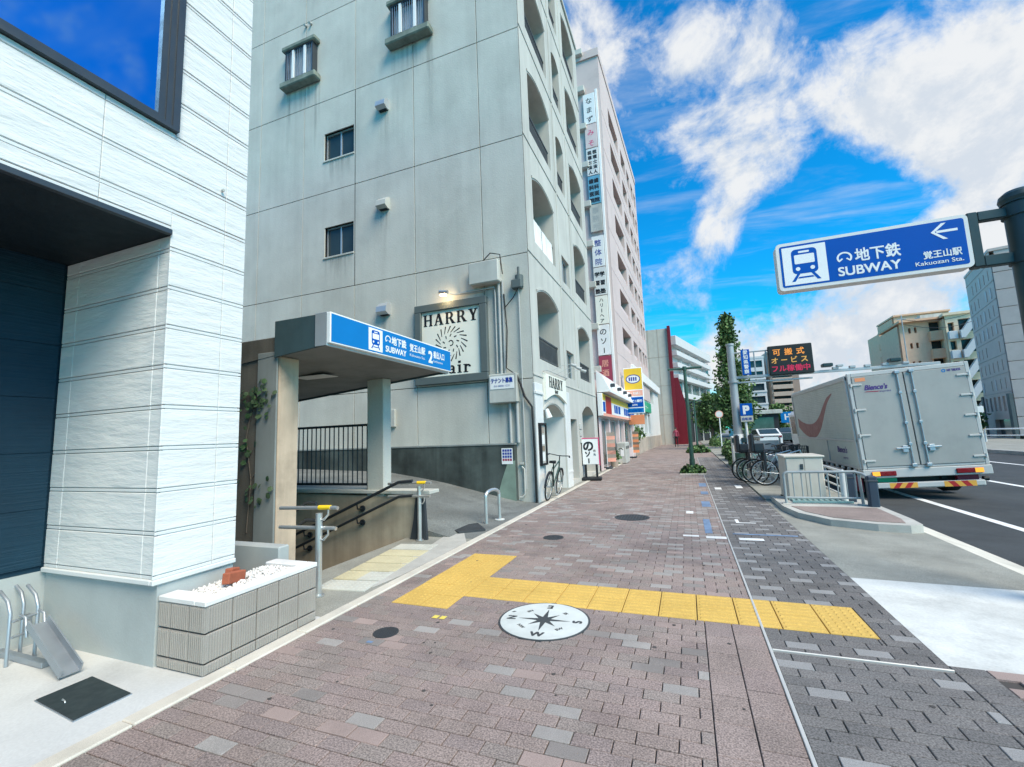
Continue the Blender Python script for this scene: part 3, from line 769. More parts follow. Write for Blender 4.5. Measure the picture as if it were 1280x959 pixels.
MB().box((PX0+.01, PY0+.12, .3), (PX1-.09, PY1-.1, .425)).build('soil', 'pebble', pl)
o = thing('clay_brick', 'broken red clay brick lying on the white planter pebbles', 'brick', (-3.4, 2.62, .46))
Mx = Matrix.Translation((-3.38, 2.6, .5)) @ Matrix.Rotation(R(18), 4, 'Z') @ Matrix.Rotation(R(-8), 4, 'X')
b = MB(); b.cbox((-.03, -.11, -.05), (.03, .09, .03), .006, 0, Mx); b.cbox((-.09, .0, -.04), (-.031, .1, .05), .006, 0, Mx); b.build('body', 'brick', o)
o = thing('low_wall', 'low pale concrete wall end behind the planter', 'wall', (-3.9, 3.3, 0))
MB().cbox((-5.2, 3.2, -.1), (-3.6, 3.32, .56), .012).build('body', 'render_grey', o)
# ================================================================ subway entrance
sb = thing('subway_entrance', 'covered subway stair entrance with blue fascia sign and beige pillar', 'subway entrance', (-4.2, 5, 0))
SXP = -3.65; CN, CFY = 3.84, 6.5
def zc(x): return 2.62-(SXP-x)*.085       # underside falls away from the street
b = MB()
b.add([(SXP, CN, zc(SXP)), (SXP, CFY, zc(SXP)), (-7.6, CFY, zc(-7.6)), (-7.6, CN, zc(-7.6))], [(0, 1, 2, 3)])
b.build('soffit', 'soffit', sb)
b = MB()
# near face, far face, roof
for yy, d in ((CN, -.03), (CFY, .03)):
    n0, n1 = min(yy, yy+d), max(yy, yy+d)
    Mx = FY(0)
    xl = -4.43 if d < 0 else -7.6
    b.prism([(SXP-.001, zc(SXP)-.03), (SXP-.001, 2.95), (xl, 2.95 if d < 0 else zc(xl)+.1), (xl, zc(xl)-.03)], -n1, -n0, 0, Mx)
b.add([(SXP, CN, 2.945), (SXP, CFY, 2.945), (-4.43, CFY, 2.945), (-4.43, CN, 2.945)], [(0, 1, 2, 3)]); b.add([(-4.43, CN, 2.945), (-4.43, CFY, 2.945), (-4.43, CFY, 2.6), (-4.43, CN, 2.6)], [(0, 1, 2, 3)]); b.add([(-4.43, 3.98, 2.66), (-4.43, CFY, 2.66), (-7.6, CFY, 2.4), (-7.6, 3.98, 2.4)], [(0, 1, 2, 3)])
b.build('canopy_edge', 'canopy_grey', sb)
b = MB(); b.cbox((SXP-.16, CN-.04, zc(SXP)-.04), (SXP+.012, CN-.031, 2.96), .003); b.cbox((SXP-.02, CN-.031, zc(SXP)-.045), (SXP+.012, CFY+.03, zc(SXP)-.002), .004)
b.build('corner_trim', 'alu', sb)
MB().cbox((-5.35, 4.9, zc(-5.1)-.02), (-4.75, 5.2, zc(-4.8)-.05), .01).build('ceiling_light', 'offwhite', sb)
fa = MB().cbox((SXP, CN-.04, 2.6), (SXP+.06, CFY+.03, 2.955), .006).build('fascia_sign', 'white', sb)
Ms = FX(SXP+.061)
MB().flat([(CN-.025, 2.618), (CFY+.016, 2.618), (CFY+.016, 2.938), (CN-.025, 2.938)], .001, 0, Ms).build('sign_face', 'sign_cyan', fa)
def pictogram(b, u, v, h, M, mw, mb_, w=.003): # train front pictogram: white panel, blue train
    k = h/10
    b.flat([(u, v), (u+9.6*k, v), (u+9.6*k, v+10*k), (u, v+10*k)], w, mw, M)
    def rr(x0, y0, x1, y1, r, m, ww):
        p = []
        for cx_, cy_, a in ((x1-r, y1-r, 0), (x0+r, y1-r, 90), (x0+r, y0+r, 180), (x1-r, y0+r, 270)):
            for i in range(5): p.append((u+k*(cx_+r*math.cos(R(a+i*22.5))), v+k*(cy_+r*math.sin(R(a+i*22.5)))))
        b.flat(p, ww, m, M)
    rr(2, 2.7, 7.6, 9.2, 1, mb_, w+.001)
    rr(2.6, 5.3, 7.0, 7.7, .25, mw, w+.002); rr(3.6, 8.15, 6.0, 8.65, .2, mw, w+.002)
    for cx_ in (3.2, 6.4): b.disc((u+cx_*k, v+4*k), .5*k, w+.002, 16, mw, M)
    for s2 in (-1, 1):
        b.flat([(u+k*(4.8+s2*x), v+k*y) for x, y in ((1.2, 2.71), (1.9, 2.71), (3.2, .8), (2.4, .8))], w+.001, mb_, M)
    b.flat([(u+k*x, v+k*y) for x, y in ((3.0, 1.5), (6.6, 1.5), (6.3, 1.9), (3.3, 1.9))], w+.0012, mb_, M)
def ring_mark(b, u, v, r, M, m, w=.003): # open round transport mark
    n = 30; vs = []
    for i in range(n+1):
        a = R(-35+250*i/n)
        for q in (r*.74, r): vs.append((u+q*math.cos(a), v+q*math.sin(a)*.92, w))
    b.add(vs, [(2*i, 2*i+1, 2*i+3, 2*i+2) for i in range(n)], m, M)
    for s2 in (-1, 1):
        b.flat([(u+s2*r*.18, v-r*.2), (u+s2*r*.35, v-r*.05), (u+s2*r*.85, v-r*.5), (u+s2*r*.7, v-r*.62)], w+.0003, m, M)
b = MB()
pictogram(b, 4.44, 2.635, .285, Ms, 0, 1)
ring_mark(b, 4.83, 2.83, .06, Ms, 0)
b.text('地下鉄', 4.91, 2.785, .12, .003, 0, Ms, .33, bold=.004); b.text('SUBWAY', 4.78, 2.665, .11, .003, 0, Ms, .46, bold=.003)
b.text('覚王山駅', 5.33, 2.77, .12, .003, 0, Ms, .4, bold=.003); b.text('Kakuozan Sta.', 5.33, 2.69, .055, .003, 0, Ms, .4)
b.text('2', 5.83, 2.67, .25, .003, 0, Ms, None, bold=.008); b.text('番出入口', 5.97, 2.765, .12, .003, 0, Ms, .33, bold=.003); b.text('Exit/Entrance', 5.97, 2.69, .05, .003, 0, Ms, .28)
b.build('lettering', ['white', 'sign_blue'], fa)
MB().cbox((-4.9, 3.88, -.1), (-4.42, 4.17, zc(-4.6)+.01), .012).build('pillar', 'beige_pillar', sb)
MB().cbox((-4.93, 6.06, .6), (-4.6, 6.27, zc(-4.9)+.02), .012).build('pillar', 'concrete', sb)
MB().cbox((-8.5, 3.86, -.1), (-4.44, 3.97, 2.78), .01).build('stair_wall', 'dark_stone', sb)
MB().cbox((-4.74, 3.845, -.1), (-4.425, 3.87, 2.6), .006).build('wall_pier', 'concrete_dark', sb)
MB().box((-7.6, 3.98, -2.5), (-4.92, 4.12, 2.3)).build('stair_wall', 'stair_beige', sb)
MB().prism([(-3.97, -.1), (-3.97, .62), (-7.6, .66), (-7.6, -2.6), (-6.6, -2.6), (-4.2, -.2)], 0, .2, 0, F((0, 6.26, 0), 0)).build('stair_wall', 'stair_beige', sb)
MB().cbox((-7.6, 6.02, .663), (-3.72, 6.3, .72), .008).build('wall_coping', 'concrete', sb)
MB().prism([(-4.06, -.02), (-3.76, -.02), (-3.8, .6), (-3.95, .62), (-3.97, .5), (-3.99, .3)], .0, .05, 0, F((0, 6.03, 0), 0)).build('end_plate', 'frame_dark', sb)
MB().box((-7.6, 4.1, -2.7), (-7.5, 6.3, 1.9)).build('back_wall', 'recess', sb)
for i in range(12):
    x1 = -4.17-.28*i; z1 = -.003-.165*i
    MB().cbox((x1-.3, 4.12, z1-.33), (x1-.001, 6.08, z1-.165), .01).build('step', 'slab_old', sb)
# pale tactile mat before the first step
a = math.atan2(-.2, 1.96); a = math.atan2(5.74-3.79, -3.73+3.46)-math.pi/2
for i in range(6):
    for j in range(2):
        p = rotpt(((j-1)*.29+.145, i*.325+.16), (-3.44, 3.78), a)
        o = inst(td.data, 'tactile_tile', sb, (p[0]+4.2, p[1]-5, -.006), a)
        o.data = o.data.copy(); o.data.materials[0] = M_['tactile_white' if (i == 0 or i == 5 or (j == 1 and i < 2)) else 'tactile_pale']
# fence on the far stair wall
fr = MB(); fr.cbox((-7.4, 6.12, 1.76), (-4.95, 6.16, 1.8), .004); fr.cbox((-7.4, 6.12, .78), (-4.95, 6.16, .82), .004)
for xx in (-7.3, -4.98): fr.cbox((xx, 6.12, .72), (xx+.035, 6.16, .78), .003)
fr = fr.build('railing', 'dark_metal', sb)
bm_ = MB().cyl((0, 0, .8), (0, 0, 1.77), .01, n=6, caps=False).build('baluster', 'dark_metal', fr)
bm_.location = (-4.99+4.2, 6.14-5, 0)
bm_.data.transform(Matrix.Translation((-4.2, 5, 0)))
for i in range(1, 24): inst(bm_.data, 'baluster', fr, (-4.99-.1*i+4.2, 6.14-5, 0))
# dark sloping handrails and steel entry rails
for z0, z1, r in ((.88, -.02, .024), (.66, -.24, .022)):
    b = MB(); b.tube([(-3.95, 5.9, z0), (-4.2, 5.9, z0-.02), (-6.3, 5.9, z1), (-7.3, 5.9, z1-.45)], r, 10)
    for xx in (-5.0, -6.1):
        zz = z0-.02+(xx+4.2)/(-2.1)*(z1-z0+.02); b.tube([(xx, 6.03, zz-.1), (xx, 5.92, zz-.09), (xx, 5.9, zz)], .012, 6); b.cyl((xx, 6.05, zz-.1), (xx, 6.03, zz-.1), .05, n=10)
    b.build('handrail', 'dark_metal', sb)
for z0, z1 in ((.8, -.35), (.6, -.55)):
    MB().tube([(-4.15, 4.2, z0), (-4.3, 4.2, z0), (-6.3, 4.2, z1)], .02, 8).build('handrail', 'dark_metal', sb)
for (px_, py_, sgn) in ((-3.53, 3.61, 1), (-3.85, 5.93, -1)):
    po = MB().cyl((px_, py_, 0), (px_, py_, .8), .033, n=14).cyl((px_, py_, .0), (px_, py_, .012), .06, n=14).build('rail_post', 'steel', sb)
    b = MB()
    yo = py_+sgn*.02
    b.tube([(px_-.55, yo, .835), (px_+.19, yo, .855), (px_+.22, yo, .85)], .019, 10)
    b.tube([(px_-.55, yo, .64), (px_+.17, yo, .655), (px_+.2, yo, .65)], .019, 10)
    for zz in (.835, .64): b.tube([(px_, py_, zz-.1), (px_+.06, py_, zz-.1), (px_+.1, yo, zz-.05), (px_+.1, yo, zz+.01)], .012, 6)
    b.build('handrail', 'steel', sb)
    MB().tube([(px_-.02, yo, .852), (px_+.13, yo, .856)], .023, 10).build('braille_plate', 'amber', sb)
# ivy on the wall
iv = thing('ivy', 'sparse green ivy creeping up the stained wall beside the white siding', 'ivy', (-4.7, 3.84, .6))
def leaves(mb, pts, size, rr, flat=None, mats=3):
    for p in pts:
        s_ = size*rr.uniform(.6, 1.35)
        ax = Vector((rr.uniform(-1, 1), rr.uniform(-1, 1), rr.uniform(-1, 1))).normalized() if flat is None else (Vector(flat)+Vector((rr.uniform(-.5, .5), rr.uniform(-.3, .3), rr.uniform(-.5, .5)))).normalized()
        q = ax.to_track_quat('Z', 'Y').to_matrix() @ Matrix.Rotation(rr.uniform(0, 6.28), 3, 'Z')
        mb.add([Vector(p)+q @ Vector(v)*s_ for v in ((-.5, -.1, 0), (0, -.45, .06), (.5, -.1, 0), (.32, .45, .05), (0, .62, 0), (-.32, .45, .05))], [(0, 1, 2, 3, 4, 5)], rr.randrange(mats))
ri = random.Random(8); pts = []
for i in range(95):
    cxx, czz, cs = ri.choice([(-4.72, 2.08, .11), (-4.62, 2.0, .1), (-4.8, 1.95, .1), (-4.85, 1.5, .07), (-4.75, .95, .12), (-4.82, 2.1, .12)]); pts.append((ri.gauss(cxx, cs), 3.835-ri.random()*.03, ri.gauss(czz, cs)))
b = MB(); leaves(b, [p for p in pts if p[0] < -4.3], .058, ri, (0, -1, .3)); b.build('leaves', ['ivy_leaf', 'leaf_c', 'ivy_leaf'], iv, kind='stuff')
b = MB(); b.tube([(-4.85, 3.85, .5), (-4.8, 3.85, 1.1), (-4.9, 3.85, 1.6), (-4.75, 3.85, 2.2)], .007, 5); b.tube([(-4.8, 3.85, 1.1), (-4.6, 3.85, 1.4), (-4.6, 3.85, 2)], .005, 5); b.build('stem', 'bark', iv)
# hoop rail on the sloped yard
o = thing('hoop_rail', 'stainless hoop rail on the concrete between entrance and grey building', 'hoop rail', (-3.33, 7.47, 0))
b = MB(); P0, P1 = Vector((-3.37, 7.28, 0)), Vector((-3.29, 7.69, 0)); d = (P1-P0); pts = [P0, P0+Vector((0, 0, .45))]
for i in range(9):
    a = math.pi-math.pi*i/8; c_ = P0+d*.5+Vector((0, 0, .47)); pts.append(c_+d*.5*math.cos(a)+Vector((0, 0, .09*math.sin(a))))
pts += [P1+Vector((0, 0, .45)), P1]
b.tube(pts, .03, 12); b.build('hoop', 'steel', o)
MB().cyl((P1.x, P1.y, .0), (P1.x, P1.y, .012), .09, n=16).build('base_plate', 'slab_white', o)
# ================================================================ grey concrete apartment building
ab = thing('apartment_building', 'grey concrete apartment building with arched balconies and scored side wall', 'building', (-3.22, 9.76, 0))
AX, AY, AYE, AXB, ROOF = -3.22, 9.76, 17.5, -12.95, 18.1
ST = 3.03
core = MB()
core.box((AXB, AY+.3, -.2), (AX-1.3, AYE, ROOF-.3)); core.box((AX-1.3, AY+.25, -.2), (AX-.16, AY+.35, ROOF-.3)); core.box((AX-1.3, AYE-.3, -.2), (AX-.01, AYE-.002, ROOF-.3))
core.build('wall', 'joint', ab)
# side wall panels between scored joints
jx = [AXB, -12.17, -10.32, -8.365, -6.36, -4.385, AX]
jz = [-.1, 2.82, 5.87, 8.9, 11.88, 14.86, ROOF]
WINS = {'plain': [(-9.47, 6.87, -8.41, 7.79), (-9.52, 9.9, -8.41, 10.78)], 'bay': [(-11.12, 12.62, -9.68, 14.05), (-7.12, 12.62, -5.68, 14.0)]}
MA = FY(AY)
MB().wall(FY(AY+.036), AXB, AX-.01, -.2, ROOF, [h for h in WINS['plain']], .1, 0, 0).build('joint_backing', 'joint', ab)
for i in range(6):
    for j in range(6):
        a, c, z0, z1 = jx[i], jx[i+1], jz[j], jz[j+1]
        hs_ = [h for h in WINS['plain'] if a-.1 < h[0] and h[2] < c+.1 and z0 < h[1] and h[3] < z1]
        g = .009
        b = MB()
        l = a+(g if i else 0); r = c-(g if i < 5 else 0)
        if not hs_: b.plate(l, z0+g, r, z1-g, .034, .005, 0, FY(AY+.034))
        else:
            h = hs_[0]; b.wall(FY(AY), l, r, z0+g, z1-g, [h], .16, 0, 0)
        b.build('wall_panel', 'concrete', ab)
def window2(u0, v0, u1, v1, M, parent, dep, fm='alu', pm='glass_dark', n=2, fw=.04):
    b = MB(); b.box((u0, v0, -dep), (u1, v0+fw, -dep+.05), 0, M); b.box((u0, v1-fw, -dep), (u1, v1, -dep+.05), 0, M)
    for i in range(n+1):
        x = u0+(u1-u0-fw)*i/n; b.box((x, v0+fw, -dep), (x+fw, v1-fw, -dep+.045), 0, M)
    f = b.build('window', fm, parent)
    for i in range(n):
        x0 = u0+(u1-u0)*i/n; x1 = u0+(u1-u0)*(i+1)/n
        MB().box((x0+.01, v0+.01, -dep+.008), (x1-.01, v1-.01, -dep+.018), 0, M).build('pane', pm, f)
    return f
def rain_streak(a, zt, c, zb, M, w=.0016):
    o = MB().add([(a, zb, w), (c, zb, w), (c, zt, w), (a, zt, w)], [(0, 1, 2, 3)], 0, M).build('rain_stain', 'rain_film', ab)
    uv = o.data.uv_layers.new(name='UVMap')
    for i, p in enumerate(((0, 0), (1, 0), (1, 1), (0, 1))): uv.data[i].uv = p
for (a, zt, c, zb) in ((-9.5, 6.8, -8.4, 5.9), (-9.5, 9.84, -8.4, 9.0), (-7.5, 10.8, -7.15, 9.4), (-7.5, 7.8, -7.15, 6.4), (-7.5, 4.84, -7.15, 3.6), (-4.7, 5.2, -3.9, 4.2), (-4.26, 2.28, -3.56, 1.35), (-4.35, 18, -3.3, 15)): rain_streak(a, zt, c, zb, FY(AY))
for h in WINS['plain']:
    f = window2(*h, FY(AY), ab, .14, n=2)
    MB().cbox((h[0]-.03, h[1]-.05, -.05), (h[2]+.02, h[1], .03), .006, 0, FY(AY)).build('sill', 'concrete', f)
for (u0, v0, u1, v1) in WINS['bay']:
    M1 = FY(AY)
    f = MB().box((u0+.16, v0+.22, 0), (u0+.2, v1-.16, .2), 0, M1).box((u1-.2, v0+.22, 0), (u1-.16, v1-.16, .2), 0, M1).box((u0+.2, v0+.22, .155), (u1-.2, v0+.27, .2), 0, M1).box((u0+.2, v1-.2, .155), (u1-.2, v1-.16, .2), 0, M1).box(((u0+u1)/2-.28, v0+.27, .16), ((u0+u1)/2-.2, v1-.2, .21), 1, M1).box(((u0+u1)/2+.2, v0+.27, .16), ((u0+u1)/2+.28, v1-.2, .21), 1, M1).build('window', ['frame_dark', 'white'], ab)
    MB().box((u0+.2, v0+.27, .02), (u1-.2, v1-.2, .06), 0, M1).build('pane', 'glass_frost', f)
    b = MB()
    for k in range(15): x = u0+.22+(u1-u0-.44)*k/14; b.box((x-.008, v0+.27, .17), (x+.008, v1-.2, .186), 0, M1)
    b.build('lattice', 'galv', f)
    MB().cbox((u0, v0, 0), (u1, v0+.2, .28), .03, 0, M1).build('sill', 'sill_mossy', f)
    rain_streak(u0+.02, v0, u0+.3, v0-2.6, FY(AY)); rain_streak(u1-.3, v0, u1-.02, v0-3.2, FY(AY)); rain_streak(u0+.3, v0, u1-.3, v0-1.2, FY(AY))
    MB().cbox((u0+.04, v1-.15, 0), (u1-.04, v1, .26), .03, 0, M1).build('hood', 'sill_mossy', f)
for (u, v, br) in ((-7.34, 11.0, 0), (-7.33, 8.02, 1), (-7.32, 5.02, 0)):
    b = MB(); b.prism([(0, -.16), (.1, -.16), (.22, -.1), (.2, .05), (.06, .17), (0, .17)], u-.16, u+.16, 0, Matrix(((0, 0, 1, 0), (-1, 0, 0, AY), (0, 1, 0, v), (0, 0, 0, 1))))
    b.box((u-.12, AY-.1, v-.175), (u+.12, AY-.01, v-.161), 1)
    b.build('vent_hood', ['alu' if not br else 'box_grey', 'black'], ab)
MB().cbox((-7.2, AY-.08, 1.85), (-7.0, AY-.001, 2.3), .01).build('wall_box', 'box_grey', ab)
for x in (-10.3, -10.1): MB().cyl((x, AY, 14.75), (x, AY-.1, 14.7), .04, n=8).build('pipe_stub', 'pipe', ab)
MB().cbox((-11.5, AY-.16, -.2), (-3.68, AY-.002, 1.3), .012).build('plinth', 'plinth', ab)
MB().cbox((-11.5, AY-.175, 1.302), (-3.66, AY-.002, 1.345), .006).build('plinth_cap', 'concrete_dark', ab)
o = MB().prism([(-4.25, -.2), (-3.679, -.2), (-3.679, .95), (-3.86, .9), (-4.02, .5)], 0, .01, 0, FY(AY-.162)).build('bare_render', 'mossy', ab)
# front wall with arches
bays_a = (10.36, 12.36); bays_n = (13.12, 14.08); bays_b = (14.92, 16.82)
MF = FX(AX)
holes = []
for k in range(5):
    zb = 3.36+ST*k; zs = 5.03+ST*k+.24
    holes.append((bays_a[0], zb, bays_a[1], zs, .24)); holes.append((bays_b[0], zb, bays_b[1], zs, .24))
    if k < 2: holes.append((bays_n[0], 3.2+ST*k, bays_n[1], 4.05+ST*k+.0))
    else: holes.append((bays_n[0], zb, bays_n[1], zs-.1, .18))
holes += [(10.32, .0, 12.42, 2.28, .3), (13.1, .12, 14.0, 1.95), (14.86, .1, 16.86, 2.45, .28)]
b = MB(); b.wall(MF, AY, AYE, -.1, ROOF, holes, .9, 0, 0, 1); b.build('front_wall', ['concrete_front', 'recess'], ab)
b = MB()
for k in range(6):
    z = 2.9+ST*k; b.cbox((AY+.02, z, 0), (AYE-.02, z+.05, .02), .006, 0, MF)
b.cbox((AY-.02, ROOF-.16, 0), (AYE, ROOF, .06), .01, 0, MF)
b.cbox((12.78, 3, 0), (12.84, ROOF-.17, .02), .006, 0, MF); b.cbox((14.45, 3, 0), (14.51, ROOF-.17, .02), .006, 0, MF)
b.build('belt_course', 'concrete_front', ab)
b = MB()
def archtrim(u0, u1, zs, rise):
    W = (u1-u0)/2; rad = (W*W+rise*rise)/(2*rise); n = 12; vs = []
    for i in range(n+1):
        x = -W+2*W*i/n; y = zs+math.sqrt(max(0, rad*rad-x*x))-(rad-rise)
        for q in (0, .06): vs.append((u0+W+x, y+.03+q, .018))
    b.add(vs, [(2*i, 2*i+2, 2*i+3, 2*i+1) for i in range(n)], 0, MF)
    b.add([(v[0], v[1], 0) for v in vs]+vs, [(2*i+q, 2*i+2+q, 2*n+2+2*i+2+q, 2*n+2+2*i+q) for i in range(n) for q in (0, 1)], 0, MF)
for k in range(5):
    for uu in (bays_a, bays_b): b = MB(); archtrim(uu[0]-.03, uu[1]+.03, 5.03+ST*k, .24); b.build('arch_moulding', 'concrete_front', ab)
b = MB(); archtrim(10.3, 12.44, 1.98, .3); b.build('arch_moulding', 'concrete_front', ab)
def railing(u0, u1, z0, z1, parent, M, w=-.08, m='rail_dark'):
    b = MB(); b.box((u0, z1-.04, w-.02), (u1, z1, w+.02), 0, M); b.box((u0, z0+.06, w-.015), (u1, z0+.09, w+.015), 0, M)
    n = int((u1-u0)/.09)
    for i in range(n): x = u0+(u1-u0)*(i+.5)/n; b.box((x-.012, z0+.09, w-.008), (x+.012, z1-.04, w+.008), 0, M)
    b.box((u0, z0+.14, w-.03), (u1, z1-.08, w-.026), 1, M)
    return b.build('balcony_railing', [m, 'frame_dark'], parent)
for k in range(5):
    z = 3.36+ST*k
    railing(bays_a[0]+.01, bays_a[1]-.01, z, z+.62, ab, MF); railing(bays_b[0]+.01, bays_b[1]-.01, z, z+.62, ab, MF)
    if k >= 2: railing(bays_n[0]+.01, bays_n[1]-.01, z, z+.62, ab, MF)
    else: window2(bays_n[0]+.01, 3.21+ST*k, bays_n[1]-.01, 4.04+ST*k, MF, ab, .14, n=2)
    for (u0, u1) in (bays_a, bays_b): window2(u0+.35, z+.02, u1-.3, z+1.55, MF, ab, .88, n=2)
o = thing('laundry', 'white laundry sheets hung over a balcony rail on the grey building', 'laundry', (AX, 11.3, 6.4))
b = MB()
for (u0, u1, zl, zt) in ((10.5, 11.15, 6.42, 7.06), (11.2, 11.6, 6.3, 7.05), (11.62, 12.2, 6.36, 7.04)):
    n = 10
    for i in range(n):
        f0 = .012*math.sin(i*1.9); f1 = .012*math.sin((i+1)*1.9); x0 = u0+(u1-u0)*i/n; x1 = u0+(u1-u0)*(i+1)/n
        b.add([(x0, zl, -.035+f0*2), (x1, zl, -.035+f1*2), (x1, zt, -.05+f1*.3), (x0, zt, -.05+f0*.3)], [(0, 1, 2, 3)], 0, MF)
        b.add([(x0, zt, -.05+f0*.3), (x1, zt, -.05+f1*.3), (x1, zt+.005, -.115), (x0, zt+.005, -.115)], [(0, 1, 2, 3)], 0, MF)
b.build('sheets', 'cloth_white', o)
b = MB(); b.cbox((AY-.012, -.1, 0), (10.3, 2.72, .05), .01, 0, MF); b.cbox((AY-.02, 2.45, 0), (10.3, 2.52, .08), .01, 0, MF); b.build('entrance_pilaster', 'offwhite', ab); b = MB(); b.cbox((12.44, -.1, 0), (12.98, 2.72, .05), .01, 0, MF); b.cbox((12.46, .4, 0), (12.99, .46, .06), .005, 0, MF)
b.build('entrance_pilaster', 'offwhite', ab)
b = MB(); b.box((10.33, 0.01, -.89), (12.41, 2.2, -.885), 0, MF); b.box((12.405, 0.01, -.88), (12.41, 2.0, -.01), 0, MF); b.build('porch_lining', 'offwhite', ab)
MB().cbox((13.12, .1, -.3), (13.98, 1.93, -.25), .01, 0, MF).build('door', 'frame_dark', ab)
f = MB().cbox((15.2, .1, -.85), (16.6, 2.1, -.8), .01, 0, MF).build('door', 'frame_dark', ab)
MB().box((15.3, .3, -.799), (16.5, 2.0, -.796), 0, MF).build('pane', 'glass_dark', f)
b = MB(); b.box((AX-1.3, AY, -.1), (AX-.02, AYE, .008)); b.build('porch_floor', 'slab_old', ab)
# pipes and boxes on the side wall
b = MB()
for x, r, z0, z1 in ((-3.98, .035, 2.97, 5.25), (-3.88, .03, 2.97, 5.25), (-3.80, .035, 1.35, 2.3), (-3.62, .04, 1.35, 2.3), (-3.47, .018, .3, 5.1)):
    b.cyl((x, AY-.05, z0), (x, AY-.05, z1), r, n=8)
for z in (3.4, 4.2, 4.9): b.box((-4.03, AY-.02, z), (-3.84, AY-.001, z+.03))
b.tube([(-5.2, AY-.06, 5.1), (-4.1, AY-.06, 5.12), (-4.08, AY-.06, 5.0), (-4.08, AY-.06, 3.0)], .018, 6)
b.build('conduit', 'pipe', ab)
b = MB(); b.tube([(-3.84, AY-.08, 4.9), (-3.79, AY-.08, 4.0), (-3.84, AY-.08, 3.1), (-3.6, AY-.1, 2.92)], .016, 6); b.tube([(-3.6, AY-.1, 2.94), (-3.5, AY-.1, 2.7), (-3.42, AY-.06, 2.4), (-3.25, AY-.06, 2.15), (-3.24, AY-.05, 1.2), (-3.24, AY-.05, 0)], .026, 8)
b.tube([(-3.84, AY-.08, 4.55), (-3.6, AY-.12, 4.75), (-3.45, AY-.1, 5.0)], .012, 6); b.tube([(-4.4, AY-.1, 5.78), (-4.15, AY-.1, 5.98), (-3.9, AY-.1, 5.9), (-3.85, AY-.1, 5.4)], .014, 6)
b.build('cable', 'black', ab)
b = MB(); b.cyl((-3.44, AY-.06, 5.02), (-3.44, AY-.06, 5.3), .1, n=12); b.cbox((-3.62, AY-.16, 4.98), (-3.36, AY-.001, 5.2), .02); b.cyl((-3.44, AY-.1, 5.3), (-3.44, AY-.1, 5.5), .03, n=8); b.build('service_head', 'sign_frame', ab)
f = MB().cbox((-4.68, AY-.26, 5.2), (-3.9, AY-.002, 5.75), .02).build('junction_box', 'box_grey', ab)
f = MB().cbox((-4.26, AY-.2, 2.28), (-3.56, AY-.002, 2.96), .015).build('meter_box', 'box_grey', ab)
MB().cbox((-4.22, AY-.21, 2.6), (-3.62, AY-.201, 2.9), .002).build('notice', 'white', f)
MB().text('テナント募集', -3.92, 2.75, .13, .2135, 0, FY(AY), .54, 'c', bold=.004).text('03-5800-1221', -3.92, 2.65, .06, .2135, 0, FY(AY), .4, 'c').build('lettering', 'navy_ink', f)
b = MB(); b.tube([(-3.56, AY-.05, .8), (-3.5, AY-.06, .75), (-3.5, AY-.06, .2), (-3.56, AY-.08, .12), (-3.62, AY-.08, .12)], .02, 8); b.box((-3.6, AY-.07, .85), (-3.5, AY-.02, .9)); b.build('drain_pipe', 'box_grey', ab)
o = thing('wall_poster', 'white poster with grid of purple squares on the stained plinth', 'poster', (-3.86, AY-.17, 1.04))
MB().box((-4.0, .87, .172), (-3.73, 1.23, .178), 0, FY(AY)).build('sheet', 'white', o)
b = MB()
for i in range(4):
    for j in range(4): b.flat([(-3.98+.06*i, .94+.07*j), (-3.93+.06*i, .94+.07*j), (-3.93+.06*i, .995+.07*j), (-3.98+.06*i, .995+.07*j)], .1785, 0 if j else 1, FY(AY))
b.build('print', ['navy_ink', 'maroon'], o)
